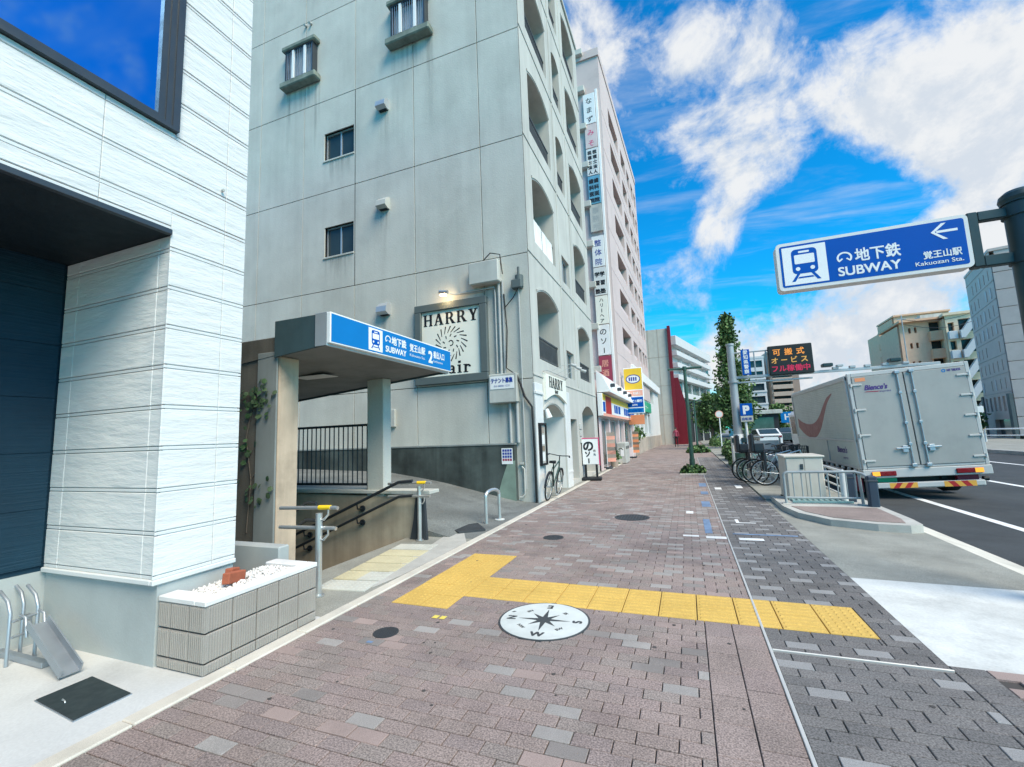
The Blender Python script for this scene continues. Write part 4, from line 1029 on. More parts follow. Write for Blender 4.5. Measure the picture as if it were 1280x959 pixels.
# big sign, letters drawn as slab serif strokes
SER = {
 'H': [((.06, 0), (.2, 1)), ((.6, 0), (.74, 1)), ((.2, .46), (.6, .56)), ((0, 0), (.28, .07)), ((.52, 0), (.8, .07)), ((0, .93), (.28, 1)), ((.52, .93), (.8, 1))],
 'i': [((.1, 0), (.24, .68)), ((0, 0), (.34, .07)), ((0, .61), (.2, .68)), ((.08, .82), (.26, 1))],
 'r': [((.1, 0), (.24, .68)), ((0, 0), (.36, .07)), ((0, .61), (.2, .68))],
}
def serif(b, ch, u, v, h, M, w, m):
    def P(pts): b.flat([(u+p[0]*h, v+p[1]*h) for p in pts], w, m, M)
    def Rr(a, c): P([(a[0], a[1]), (c[0], a[1]), (c[0], c[1]), (a[0], c[1])])
    def bowl(cx, cy, rx, ry, t, a0, a1, n=14, tx=None):
        tx = t if tx is None else tx; vs = []
        for i in range(n+1):
            a = R(a0+(a1-a0)*i/n)
            vs += [(u+h*(cx+rx*math.cos(a)), v+h*(cy+ry*math.sin(a)), w+.0004), (u+h*(cx+(rx-tx)*math.cos(a)), v+h*(cy+(ry-t)*math.sin(a)), w+.0004)]
        b.add(vs, [(2*i, 2*i+1, 2*i+3, 2*i+2) for i in range(n)], m, M)
    for a, c in SER.get(ch, ()): Rr(a, c)
    if ch == 'A': P([(.08, .04), (.16, .04), (.42, 1), (.36, 1)]); P([(.34, 1), (.5, 1), (.78, .04), (.6, .04)]); Rr((.22, .3), (.62, .37)); Rr((0, 0), (.27, .06)); Rr((.5, 0), (.86, .06)); return .9
    if ch == 'R': Rr((.06, 0), (.2, 1)); Rr((0, 0), (.3, .07)); bowl(.38, .73, .28, .27, .08, -90, 90, tx=.15); Rr((0, .92), (.38, 1)); Rr((.2, .46), (.4, .53)); P([(.36, .5), (.5, .48), (.84, .0), (.62, .0)]); Rr((.6, 0), (.88, .06)); return .88
    if ch == 'Y': P([(.06, .97), (.26, .97), (.46, .45), (.34, .42)]); P([(.62, .97), (.7, .97), (.47, .42), (.4, .42)]); Rr((.33, 0), (.48, .5)); Rr((.22, 0), (.6, .07)); Rr((0, .93), (.34, 1)); Rr((.52, .93), (.8, 1)); return .82
    if ch == 'h': Rr((.06, 0), (.2, 1)); Rr((0, 0), (.28, .07)); Rr((0, .93), (.2, 1)); bowl(.36, .4, .22, .28, .09, 0, 180, tx=.13); Rr((.45, 0), (.58, .42)); Rr((.4, 0), (.66, .07)); return .68
    if ch == 'a': bowl(.26, .42, .24, .26, .09, 0, 170, tx=.13); Rr((.37, .06), (.5, .44)); bowl(.22, .2, .22, .2, .07, 40, 330, tx=.12); Rr((.42, 0), (.6, .07)); return .62
    if ch == 'r': bowl(.38, .46, .2, .2, .09, 20, 170, tx=.12); b.disc((u+h*.54, v+h*.5), h*.07, w+.0006, 10, m, M); return .6
    return {'H': .82, 'i': .36}[ch]
def serif_line(b, s_, uc, v, h, M, w, m, gap=.22, heavy=1):
    t0 = MB(); ws = [serif(t0, c, 0, 0, 1, I4, 0, 0) for c in s_]; tot_ = sum(ws)+gap*(len(s_)-1); u = uc-tot_*h/2
    for c, x in zip(s_, ws):
        for i in range(-2, 3): serif(b, c, u+i*.012*h*heavy, v, h, M, w+.001*(i+2), m)
        u += (x+gap)*h
o = thing('wall_sign', 'square cream HARRY hair sign in dark frame on the grey side wall', 'sign', (-5.32, AY-.08, 2.9))
M2 = FY(AY)
b = MB(); u0, v0, u1, v1 = -6.34, 2.86, -4.3, 4.93
for p, q in (((u0, v0, 0), (u1, v0+.19, .13)), ((u0, v1-.19, 0), (u1, v1, .13)), ((u0, v0+.191, 0), (u0+.19, v1-.191, .13)), ((u1-.19, v0+.191, 0), (u1, v1-.191, .13))): b.cbox(p, q, .012, 0, M2)
b.build('frame', 'sign_frame', o)
MB().box((u0+.15, v0+.15, .01), (u1-.15, v1-.15, .06), 0, M2).build('panel', 'cream', o)
b = MB(); uc = (u0+u1)/2; serif_line(b, 'HARRY', uc, 4.37, .3, M2, .062, 0, .2, 1.8); serif_line(b, 'hair', uc+.1, 3.1, .3, M2, .062, 0, .2, 1.8)
cx_, cz_ = uc, 3.87
for k in range(20):
    a = 2*math.pi*k/20; r0 = .29+.02*math.sin(3*a); rr0, rr1 = r0, r0+.16
    p0 = (cx_+rr0*math.cos(a), cz_+rr0*math.sin(a)); p1 = (cx_+rr1*math.cos(a-.32), cz_+rr1*math.sin(a-.32)); dx, dz = p1[0]-p0[0], p1[1]-p0[1]; q = math.hypot(dx, dz); nx, nz = -dz/q*.017, dx/q*.017
    b.flat([(p0[0]-nx*.5, p0[1]-nz*.5), (p1[0]-nx, p1[1]-nz), (p1[0]+nx, p1[1]+nz), (p0[0]+nx*.5, p0[1]+nz*.5)], .062, 0, M2)
for k in range(9):
    a = 2*math.pi*k/9+.3; p0 = (cx_+.17*math.cos(a), cz_+.17*math.sin(a)); p1 = (cx_+.235*math.cos(a-.2), cz_+.235*math.sin(a-.2)); dx, dz = p1[0]-p0[0], p1[1]-p0[1]; q = math.hypot(dx, dz); nx, nz = -dz/q*.014, dx/q*.014
    b.flat([(p0[0]-nx, p0[1]-nz), (p1[0]-nx, p1[1]-nz), (p1[0]+nx, p1[1]+nz), (p0[0]+nx, p0[1]+nz)], .062, 0, M2)
n = 14; vs = []
for i in range(n+1):
    a = R(-110+260*i/n)
    for q in (.05, .078): vs.append((cx_+q*math.cos(a), cz_+q*math.sin(a), .062))
b.add(vs, [(2*i, 2*i+1, 2*i+3, 2*i+2) for i in range(n)], 0, M2)
b.build('lettering', 'ink', o)
o = thing('sign_lamp', 'small lit lamp on an arm above the square HARRY hair sign', 'lamp', (-5.36, AY-.2, 5.02))
b = MB(); b.tube([(-4.3, AY-.02, 5.08), (-5.1, AY-.06, 5.08), (-5.36, AY-.24, 5.1)], .014, 6); b.build('arm', 'pipe', o)
MB().cyl((-5.47, AY-.3, 5.13), (-5.25, AY-.3, 5.1), .065, .05, n=12).build('shade', 'steel', o)
MB().cyl((-5.45, AY-.3, 5.06), (-5.29, AY-.3, 5.04), .035, n=10).build('bulb', 'bulb', o)
lp = bpy.data.lights.new('sign_lamp_light', 'POINT'); lp.energy = 7; lp.color = (1, .68, .35); lp.shadow_soft_size = .04
lo = bpy.data.objects.new('sign_lamp_light', lp); COL.objects.link(lo); lo.location = (-5.37+5.36, -.3+.2, 4.97-5.02); lo.parent = o
# shop front
o = thing('shop_sign', 'cream HARRY hair shop sign above the white arched doorway', 'sign', (AX, 11.55, 2.6))
arc = [(10.55+2.0*i/10, 2.36+.2*math.sin(math.pi*i/10)) for i in range(11)]
MB().prism([(12.55, 3.02), (10.55, 3.02)]+arc, .0, .07, 0, FX(AX+.001)).build('panel', 'cream', o)
b = MB(); serif_line(b, 'HARRY', 11.5, 2.7, .28, MF, .0725, 0, .1, 2.2); serif_line(b, 'hair', 11.5, 2.575, .12, MF, .0725, 0, .12, 2); b.build('lettering', 'ink', o)
b = MB(); b.tube([(10.5, 3.06, .02), (10.5, 3.1, .1), (12.6, 3.1, .1), (12.6, 3.06, .02)], .012, 6, 0, MF)
for u in (10.9, 11.5, 12.1): b.tube([(u, 3.1, .1), (u+.2, 3.26, .35), (u+.35, 3.3, .6)], .007, 6, 0, MF); b.cyl((u+.33, 3.29, .56), (u+.4, 3.24, .68), .035, .05, n=10, M=MF)
b.build('arm_lamp', 'pipe', o)
for i, (u, wv_, lb) in enumerate(((10.42, .09, 'white wall spotlight on the left side of the arched doorway'), (11.3, -.5, 'dark spotlight hanging inside the white arched doorway'))):
    o = thing('spotlight', lb, 'spotlight', (AX+wv_, u, 2.0))
    MB().cyl((u, 2.12, wv_), (u, 1.9, wv_+.06), .05, .085, n=12, M=MF).build('body', 'offwhite' if i == 0 else 'black', o)
    MB().tube([(u, 2.05, -.1 if i == 0 else wv_), (u, 2.1, wv_)] if i == 0 else [(u, 2.12, wv_), (u, 2.25, wv_)], .015, 6, 0, MF).build('bracket', 'frame_dark', o)
o = thing('display_case', 'narrow black framed display case on the white pilaster', 'display case', (AX+.05, 10.05, .8))
b = MB(); Md = FX(AX+.051)
for p, q in (((9.82, .8, 0), (9.87, 1.78, .07)), ((10.23, .8, 0), (10.28, 1.78, .07)), ((9.871, .8, 0), (10.229, .85, .07)), ((9.871, 1.73, 0), (10.229, 1.78, .07))): b.cbox(p, q, .006, 0, Md)
b.build('frame', 'black', o); MB().box((9.87, .85, .01), (10.23, 1.73, .03), 0, Md).build('panel', 'box_grey', o)
b = MB()
for z0, z1, m in ((.9, 1.1, 0), (1.13, 1.25, 1), (1.29, 1.5, 0), (1.54, 1.69, 2)): b.flat([(9.92, z0), (10.18, z0), (10.18, z1), (9.92, z1)], .032, m, Md)
b.build('print', ['white', 'store_inside', 'stone_wall'], o)
o = thing('pavement_sign', 'white standing signboard with large black brush characters and red side bar', 'signboard', (-2.98, 14.45, 0))
Ms_ = F((-3.2, 14.45, 0), 8)
MB().cbox((0, .5, -.03), (.52, 1.32, .03), .01, 0, Ms_).build('board', 'white', o)
b = MB(); b.text('の', .2, .96, .36, .034, 0, Ms_, None, 'c', bold=.012); b.text('ソ', .17, .76, .2, .034, 0, Ms_, None, 'c', bold=.008); b.text('1', .2, .55, .2, .034, 0, Ms_, None, 'c', bold=.01); b.text('焼', .39, .9, .09, .034, 0, Ms_, None, 'c'); b.text('鳥', .39, .78, .09, .034, 0, Ms_, None, 'c'); b.build('lettering', 'ink', o)
b = MB(); b.cbox((-.03, .47, -.035), (-.001, 1.35, .036), .005, 0, Ms_); b.cbox((.521, .47, -.035), (.55, 1.35, .036), .005, 1, Ms_); b.cbox((0, 1.321, -.035), (.52, 1.35, .036), .005, 1, Ms_); b.build('frame', ['black', 'magenta'], o)
b = MB(); b.cbox((.05, .1, -.03), (.12, .499, .02), .005, 0, Ms_); b.cbox((.4, .1, -.03), (.47, .499, .02), .005, 0, Ms_); b.build('legs', 'black', o)
MB().cbox((-.06, 0, -.25), (.58, .1, .22), .03, 0, Ms_).build('base', 'black', o)
o = thing('wall_plate', 'small pale plates stacked on the pier between the doorways', 'sign', (AX, 14.4, 1.3)); b = MB()
for z in (1.2, 1.42, 1.64): b.cbox((14.3, z, .0), (14.6, z+.17, .03), .005, 0, MF)
b.build('plates', 'box_grey', o)
# ================================================================ pink tower with stacked signs
pt_ = thing('pink_office_block', 'tall pink tiled block with rows of dark windows and a stack of signs', 'building', (-3.3, 25.3, 0))
FA = math.degrees(math.atan2(16, .55)); MP = F((-3.3, 25.3, 0), FA); TL, TZ = 15.8, 24.4
MPs = F((-3.3, 25.3, 0), FA-90)
hs_ = []
bays = [(2.6, 6.2), (7.3, 9.5), (10.2, 11.8), (12.4, 13.7), (14.2, 15.3)]
for k in range(8):
    zt = 8.0+2.47*(k-1) if k else 7.7
    if k == 0: continue
    for (a, c) in bays: hs_.append((a, zt-1.3, c, zt))
b = MB(); b.wall(MP, 0, TL, 4.0, TZ, hs_, .45, 0, 0, 1)
b.box((.03, 4, -11.9), (TL, TZ, -.5), 1, MP)
b.build('wall', ['pink_tile', 'glass_dark'], pt_)
MB().box((-12, 4.0, -.018), (0, TZ, .0), 0, MPs).build('side_wall', 'pink_tile', pt_)
MB().box((-.1, TZ, -12), (TL+.05, TZ+.5, .05), 0, MP).build('roof', 'pink_tile', pt_)
for h in hs_:
    f = MB().box((h[0], h[1], -.2), (h[2], h[1]+.36, -.1), 0, MP).build('window', 'pink_light', pt_)
    MB().box(((h[0]+h[2])/2-.03, h[1]+.36, -.35), ((h[0]+h[2])/2+.03, h[3], -.3), 0, MP).build('mullion', 'alu', f)
b = MB()
for k in range(7):
    z = 6.0+2.47*k; b.box((0, z-.02, .0), (TL, z+.02, .012), 0, MP)
b.build('string_course', 'pink_light', pt_)
MB().box((-1.75, 4.1, 0), (-.35, 22, .0125), 0, MPs).build('sign_backing', 'pink_light', pt_)
b = MB()
for k in range(9): z = 5.5+2.47*k-.6; MB().cbox((-1.85, z, 0), (-.9, z+.35, .35), .02, 0, MPs).build('ledge', 'concrete', pt_)
MB().cbox((-.3, 4.1, 0), (-.16, 22.2, .12), .01, 0, MPs).build('sign_rail', 'white', pt_)
signs = [('white panel sign with black brush characters at the top of the stack', 'white', 'ink', 'なまず', 20.0, 21.95), ('pale panel sign with pink characters second from the top', 'pink_light', 'magenta', 'みそ', 18.45, 19.95), ('white panel sign with two columns of small black characters above the blue one', 'offwhite', 'ink', '税理士法人', 16.7, 18.4),
         ('light blue panel sign with black characters in the stack', 'sign_pale_blue', 'ink', '歯科医院', 14.9, 16.65), ('blank looking pale grey panel sign under the blue one', 'box_grey', 'pipe', '事務所', 13.2, 14.85), ('pale blue white panel sign in the middle of the stack', 'white', 'navy_ink', '整体院', 11.05, 12.9),
         ('grey panel sign with two columns of dark characters lower in the stack', 'offwhite', 'ink', '学習塾', 9.35, 11.0), ('cream panel sign with thin ハリーヘア lettering', 'cream', 'ink', 'ハリーヘア', 7.65, 9.3), ('white panel sign with a large black brush swirl', 'white', 'ink', 'のソ1', 5.85, 7.6), ('dark red panel sign at the bottom of the stack', 'maroon', 'salmon', '居酒屋', 4.0, 5.8)]
for (lb, m, im, tx, z0, z1) in signs:
    o = thing('panel_sign', lb, 'sign', (-4, 25.2, z0), 'panel signs on the pink block')
    MB().cbox((-1.02, z0, .12), (-.32, z1, .2), .01, 0, MPs).build('panel', m, o)
    b = MB(); n = len(tx); hh = (z1-z0-.15)/n; col2 = n > 4 and 'ハ' not in tx
    for i, ch in enumerate(tx):
        s_ = min(hh*.85, .42)
        if ch == 'ー': b.box((-.69, z1-.1-hh*(i+.9), .2), (-.65, z1-.1-hh*(i+.2), .205), 0, MPs)
        elif m in ('offwhite', 'sign_pale_blue'):
            for uu in (-.82, -.52): b.text(ch, uu, z1-.08-hh*(i+.9), min(hh*.8, .3), .203, 0, MPs, None, 'c', bold=.012)
        else: b.text(ch, -.67, z1-.08-hh*(i+.9), s_, .203, 0, MPs, None, 'c', bold=.004)
    b.build('lettering', im, o)
# ---------------------------------------------------------------- convenience store and podium
cs = thing('convenience_store', 'convenience store with yellow red and blue striped fascia under the pink block', 'shop', (-3.2, 18, 0))
KX = -3.2; MK = FX(KX)
b = MB(); b.wall(MK, 17.7, 30.4, -.1, 4.0, [(18.3, .05, 20.2, 2.1), (20.6, .4, 23.2, 2.1), (23.6, .05, 25.2, 2.1), (25.6, .5, 29.8, 2.1)], .5, 0, 0, 1); b.box((17.7, -.1, -9), (30.4, 3.9, -.51), 0, MK); b.build('wall', ['pink_light', 'store_inside'], cs)
b = MB()
for (y0, y1) in ((18.3, 20.2), (20.6, 23.2), (23.6, 25.2), (25.6, 29.8)):
    f = window2(y0+.02, .06 if y0 in (18.3, 23.6) else .42, y1-.02, 2.09, MK, cs, .2, 'alu', 'glass_store', 2, .07)
fa = MB().cbox((17.62, 2.16, 0), (30.3, 3.06, .22), .02, 0, MK).build('fascia', 'white', cs)
b = MB()
b.flat([(17.63, 2.78), (30.2, 2.78), (30.2, 3.04), (17.63, 3.04)], .222, 0, MK)
b.flat([(17.63, 2.16), (30.2, 2.16), (30.2, 2.27), (17.63, 2.27)], .222, 2, MK); b.flat([(17.64, 2.33), (18.2, 2.33), (18.2, 2.72), (17.64, 2.72)], .222, 1, MK)
b.flat([(18.3, 2.27), (19.8, 2.27), (19.8, 3.0), (18.3, 3.0)], .223, 3, MK)
for i, (a, c) in enumerate(((20.6, 21.0), (21.1, 21.7), (21.9, 22.6), (24, 24.6), (24.7, 25.3), (25.4, 26.0), (26.1, 26.7), (26.8, 27.4), (27.5, 28.2), (28.3, 28.9))): b.flat([(a, 2.36), (c, 2.36), (c, 2.72), (a, 2.72)], .223, 1, MK)
b.build('stripes', ['yellow', 'sign_blue', 'salmon', 'chevron_red'], fa)
MB().prism([(0, 3.1), (.5, 3.1), (.5, 3.2), (.25, 3.75), (0, 3.95)], -29.9, -17.7, 0, Matrix(((1, 0, 0, KX), (0, 0, -1, 0), (0, 1, 0, 0), (0, 0, 0, 1)))).build('canopy', 'white', cs)
b = MB()
for y in (18.5, 20.5, 22.5, 24.5): b.cbox((y, 3.35, .42), (y+.15, 3.5, .6), .02, 0, MK)
b.build('floodlight', 'frame_dark', cs)
o = thing('pole_sign', 'projecting shop sign with yellow square above orange and blue panels', 'sign', (-2.6, 26, 2.5))
Mq = F((-3.1, 26, 0), 0)
MB().cbox((-.03, 2.5, -.1), (1.02, 5.1, .1), .02, 0, Mq).build('case', 'white', o)
b = MB()
for z0, z1, m in ((3.85, 5.05, 0), (3.48, 3.8, 1), (2.85, 3.42, 2), (2.55, 2.8, 3)): b.flat([(.01, z0), (.98, z0), (.98, z1), (.01, z1)], .1005, m, Mq)
b.build('panels', ['yellow', 'salmon', 'sign_blue', 'sign_cyan'], o)
b = MB()
def oval(u, v, rx, ry, w, m): b.flat([(u+rx*math.cos(2*math.pi*i/24), v+ry*math.sin(2*math.pi*i/24)) for i in range(24)], w, m, Mq)
oval(.5, 4.45, .4, .26, .102, 0); oval(.5, 4.45, .35, .21, .103, 1)
for x in (.3, .42, .54, .66): b.flat([(x-.04, 4.34), (x+.04, 4.34), (x+.04, 4.56), (x-.04, 4.56)], .104, 0, Mq)
b.text('酒・たばこ', .5, 3.58, .16, .103, 1, Mq, .7, 'c', bold=.006); b.text('コンビニ銀行', .5, 3.14, .16, .103, 1, Mq, .85, 'c', bold=.006); b.text('ATM', .5, 2.93, .14, .103, 1, Mq, None, 'c', bold=.005); b.text('24時間', .5, 2.6, .15, .103, 2, Mq, .7, 'c', bold=.005)
b.build('lettering', ['navy_ink', 'white', 'sign_blue'], o)
MB().box((-.4, 3, -.04), (-.031, 3.1, .04), 0, Mq).box((-.4, 4.6, -.04), (-.031, 4.7, .04), 0, Mq).build('bracket', 'alu', o)
o = thing('waste_bins', 'pale boxy waste bin station outside the convenience store', 'bin', (-2.95, 22.7, 0))
MB().cbox((-3.19, 21.9, .0), (-2.75, 23.3, 1.0), .04).build('body', 'box_grey', o); b = MB()
for y in (22.1, 22.55, 23.0): b.box((y-.13, .68, 0), (y+.13, .82, .004), 0, FX(-2.749))
b.build('slots', 'black', o)
MB().cbox((-3.0, 21.885, .35), (-2.85, 21.899, .75), .004).build('notice', 'white', o)
def banner(x, y, m, lb, m2, H=1.5):
    o = thing('banner_flag', lb, 'banner', (x, y, 0)); MB().cyl((x, y, 0), (x, y, H+.05), .015, n=6).build('pole', 'white', o)
    b = MB(); n = 8
    for i in range(n):
        z0, z1 = .3+(H-.3)*i/n, .3+(H-.3)*(i+1)/n; f0 = .05*math.sin(i*1.1); f1 = .05*math.sin((i+1)*1.1)
        b.add([(x+.02, y+f0*.2, z0), (x+.36, y+f0, z0), (x+.36, y+f1, z1), (x+.02, y+f1*.2, z1)], [(0, 1, 2, 3)], i % 2 if m2 else 0)
    b.build('cloth', [m, m2 or m], o); MB().cbox((x-.2, y-.2, 0), (x+.2, y+.2, .08), .02).build('base', 'frame_dark', o)
banner(-3.15, 18.9, 'salmon', 'pale orange banner flag beside the store door', 'stone_wall')
banner(-2.95, 26.6, 'orange', 'orange and brown banner flag at the far end of the store', 'store_inside')
o = thing('hanging_banner', 'orange hanging banner under the projecting shop sign', 'banner', (-2.9, 26.9, 2)); MB().cbox((-3.1, 26.85, 1.9), (-2.2, 26.9, 2.45), .005).build('cloth', 'orange', o)
o = thing('potted_plant', 'small potted shrub by the store wall', 'plant', (-3.0, 19.8, 0)); MB().cyl((-3.0, 19.8, 0), (-3.0, 19.8, .3), .14, .18, n=10).build('pot', 'stone_wall', o)
b = MB(); leaves(b, [(-3+ri.gauss(0, .15), 19.8+ri.gauss(0, .15), .5+ri.gauss(0, .15)) for _ in range(80)], .12, ri); b.build('leaves', ['leaf_a', 'leaf_b', 'leaf_c'], o, kind='stuff')
pd = thing('shop_building', 'low shop building with white roof band, green sign and stone base beyond the store', 'building', (-3.2, 30.5, 0))
b = MB(); MD = F((-3.2, 30.45, 0), 88); LP = 19
b.wall(MD, 0, LP, 1.0, 5.9, [(.4, 1.25, 2.6, 2.85), (2.9, 1.25, 5, 2.85), (5.3, 1.25, 7.6, 2.85), (8, 1.25, 10, 2.85), (.4, 3.95, 7, 5.2), (7.2, 3.95, 14, 5.2)], .3, 0, 0, 1); b.box((0, 0, -8), (LP, 5.9, -.31), 0, MD); b.build('wall', ['offwhite', 'glass_store'], pd)
MB().cbox((0, -.1, -.3), (LP, 1.05, .06), .02, 0, MD).build('stone_base', 'stone_wall', pd)
MB().cbox((-.1, 5.25, 0), (LP, 5.95, .25), .02, 0, MD).build('roof_band', 'white', pd)
f = MB().cbox((.2, 2.98, 0), (9.5, 3.8, .2), .02, 0, MD).build('fascia', 'green_sign', pd); MB().text('学園セミナー', 1.2, 3.15, .5, .203, 0, MD, 6).build('lettering', 'white', f)
for u in (.4, 2.6, 4.8, 7, 9.2, 11.4):
    MB().box((u, 3.95, -.1), (u+.08, 5.2, -.05), 0, MD).build('mullion', 'alu', pd)
for u in (2.62, 5.02, 7.7): MB().cbox((u, 1.06, 0), (u+.26, 2.95, .05), .01, 0, MD).build('pilaster', 'white', pd)
o = thing('roadside_shrub', 'leafy shrub growing on the stone base of the low shops', 'shrub', (-3.1, 31, 1.0)); b = MB(); leaves(b, [(-3.05+ri.gauss(0, .18), 31+ri.gauss(0, .7), 1.3+ri.gauss(0, .22)) for _ in range(160)], .16, ri); b.build('leaves', ['leaf_a', 'leaf_b', 'leaf_c'], o, kind='stuff'); MB().cyl((-3.1, 31, .9), (-3.05, 31, 1.3), .03, n=6).build('trunk', 'bark', o)
# ---------------------------------------------------------------- beige and red building farther on
rb_ = thing('red_trim_building', 'beige panelled building with a tall dark red fin and white balconies', 'building', (-2, 50.3, 0))
b = MB(); b.box((-9, 50, -.1), (-1.15, 64, 12.4)); b.build('wall', 'beige_panel', rb_)
b = MB()
for z in (3.1, 6.2, 9.3): b.box((-9, 49.985, z), (-1.151, 50, z+.05))
for x in (-2.2, -3.2): b.box((x, 49.985, 0), (x+.05, 50, 12.4))
b.build('joint_line', 'stone_wall', rb_)
MB().cbox((-1.14, 49.7, -.1), (-.82, 52, 12.6), .02).build('fin', 'red_panel', rb_)
MB().prism([(-.819, -.1), (.5, -.1), (.1, 4.4), (-.4, 7.0), (-.819, 7.0)], -50.6, -50.1, 0, FY(0)).build('fin', 'red_panel', rb_)
b = MB(); Mw = F((-.5, 50.7, 0), 76); LW = 17
b.box((-.5, 7, -6), (LW, 11.3, -.5), 0, Mw)
for k, z in enumerate((6.9, 8.2, 9.5)): b.cbox((0, z, -.5), (LW, z+.55, .2), .02, 0, Mw)
b.cbox((-.3, 10.6, -.5), (LW, 11.6, .25), .02, 0, Mw); b.cbox((0, 4.9, -.5), (LW, 5.5, .25), .02, 0, Mw)
b.build('balcony', 'white_wall', rb_)
MB().box((0.2, -.1, -6), (LW, 10.6, -.51), 0, Mw).build('glazing', 'glass_green', rb_)
b = MB()
for u in (3, 7, 11, 15): b.box((u, -.1, -.3), (u+.2, 10.5, -.2), 0, Mw)
b.build('mullion', 'white_wall', rb_)
MB().box((2, -.1, -.5), (LW, 4.9, -.4), 0, Mw).build('ground_floor', 'truck_dark', rb_)
gb = thing('green_glass_block', 'distant pale green glass block beyond the red trimmed building', 'building', (2, 88, 0))
MB().box((-6, 82, -.1), (4.2, 90, 12.5)).build('wall', 'glass_green', gb)
b = MB()
for k in range(5): b.box((-6, 81.9, 2+2.4*k), (4.25, 82, 2.9+2.4*k))
b.build('floor_band', 'tower_light', gb)
# ================================================================ overhead subway sign
o = thing('subway_sign', 'blue overhead SUBWAY sign with train pictogram and left arrow on dark post', 'sign', (2.85, 5, 0))
Y0 = 5.0; SU0, SU1, SV0, SV1 = .975, 2.47, 2.825, 3.31; Mo = FY(Y0)
def rrect(x0, y0, x1, y1, r, n=6):
    p = []
    for cx_, cy_, a in ((x1-r, y1-r, 0), (x0+r, y1-r, 90), (x0+r, y0+r, 180), (x1-r, y0+r, 270)):
        for i in range(n): p.append((cx_+r*math.cos(R(a+90*i/(n-1))), cy_+r*math.sin(R(a+90*i/(n-1)))))
    return p
cs_ = MB().prism(rrect(SU0, SV0, SU1, SV1, .04), -.13, 0, 0, Mo).build('case', 'offwhite', o)
fc = MB().prism(rrect(SU0+.03, SV0+.032, SU1-.03, SV1-.03, .02), 0, .0015, 0, Mo).build('face', 'sign_blue', cs_)
b = MB(); pictogram(b, SU0+.05, SV0+.05, .385, Mo, 0, 1)
ring_mark(b, SU0+.56, SV0+.25, .062, Mo, 0)
b.text('地下鉄', SU0+.645, SV0+.205, .135, .003, 0, Mo, .345, bold=.003)
b.text('SUBWAY', SU0+.5, SV0+.075, .12, .003, 0, Mo, .48, bold=.003)
b.text('覚王山駅', SU1-.075, SV0+.13, .075, .003, 0, Mo, .27, 'r', bold=.002); b.text('Kakuozan Sta.', SU1-.07, SV0+.068, .052, .003, 0, Mo, .34, 'r', bold=.0005)
au, av = SU1-.27, SV0+.36
b.flat([(au+.04, av-.011), (au+.19, av-.011), (au+.19, av+.011), (au+.04, av+.011)], .003, 0, Mo)
for s2 in (-1, 1): b.flat([(au, av), (au+.028, av), (au+.115, av+s2*.075), (au+.082, av+s2*.075)], .0034, 0, Mo)
b.build('lettering', ['white', 'sign_blue'], fc)
b = MB(); bx0, bx1 = SU1+.002, 2.76
for p, q in (((bx0, SV0-.005, -.11), (bx0+.075, SV1+.01, -.01)), ((bx0+.0751, SV0-.005, -.1), (bx1, SV0+.09, -.02)), ((bx0+.0751, SV1-.075, -.1), (bx1, SV1+.01, -.02))): b.cbox(p, q, .008, 0, Mo)
b.build('bracket', 'pole_dark', o)
b = MB(); b.cyl((2.86, 5.06, -.1), (2.86, 5.06, 3.38), .11, n=24); b.build('post', 'pole_dark', o)
b = MB()
pr = [(.125, 3.36), (.135, 3.39), (.125, 3.43), (.09, 3.46), (.04, 3.475)]
for (r0, z0), (r1, z1) in zip(pr, pr[1:]): b.cyl((2.86, 5.06, z0), (2.86, 5.06, z1), r0, r1, n=24, caps=False)
b.cyl((2.86, 5.06, 3.35), (2.86, 5.06, 3.36), .125, n=24); b.disc((2.86, 5.06), .04, 3.475, 24)
for z in (SV0-.01, SV1-.08): MB().cyl((2.86, 5.06, z), (2.86, 5.06, z+.1), .128, n=24).build('clamp', 'pole_dark', o)
b.build('cap', 'pole_dark', o)
# ================================================================ truck
tk = local(thing('box_truck', 'silver grey box truck seen from behind with rear doors and red swoosh on its side', 'truck'))
TW, TL_, Z0, ZT = 1.06, 5.6, .68, 2.80
Mr = F((0, 0, 0), 0)
b = MB(); b.cbox((-TW, .06, Z0), (TW, TL_, ZT-.02), .02); body = b.build('cargo_box', 'truck_side', tk)
# side: corrugated aluminium panels
Msd = F((-TW, 0, 0), 270)      # faces -x, u runs toward -y
b = MB()
zz = Z0+.66
while zz < ZT-.16: b.plate(-TL_+.08, zz, -.16, zz+.046, .008, .004, 0, Msd); zz += .05
b.build('side_panel', 'truck_side', tk)
b = MB(); b.plate(-TL_+.06, Z0+.05, -.12, Z0+.6, .03, .01, 0, Msd); b.build('side_gate', 'truck_side', tk)
b = MB()
for p in (((-TL_, Z0+.6, 0), (-.05, Z0+.65, .035)), ((-TL_, ZT-.14, 0), (-.05, ZT-.06, .03)), ((-TL_, Z0, 0), (-.05, Z0+.05, .03)), ((-.12, Z0+.05, 0), (-.05, ZT-.06, .04)), ((-TL_, Z0+.65, 0), (-TL_+.07, ZT-.14, .03)), ((-2.25, Z0+.06, .03), (-2.2, Z0+.6, .05))): b.cbox(*p, .006, 0, Msd)
for i in range(12): b.cbox((-TL_+.3+i*.44, Z0-.07, .0), (-TL_+.4+i*.44, Z0-.005, .05), .01, 0, Msd)
b.build('side_rail', 'truck_trim', tk)
pts = [(-5.25, 1.78, .3), (-4.7, 1.62, .36), (-4.0, 1.52, .4), (-3.3, 1.55, .4), (-2.7, 1.75, .34), (-2.2, 2.05, .24), (-1.75, 2.3, .14), (-1.25, 2.45, .03)]
b = MB(); top = []; bot = []
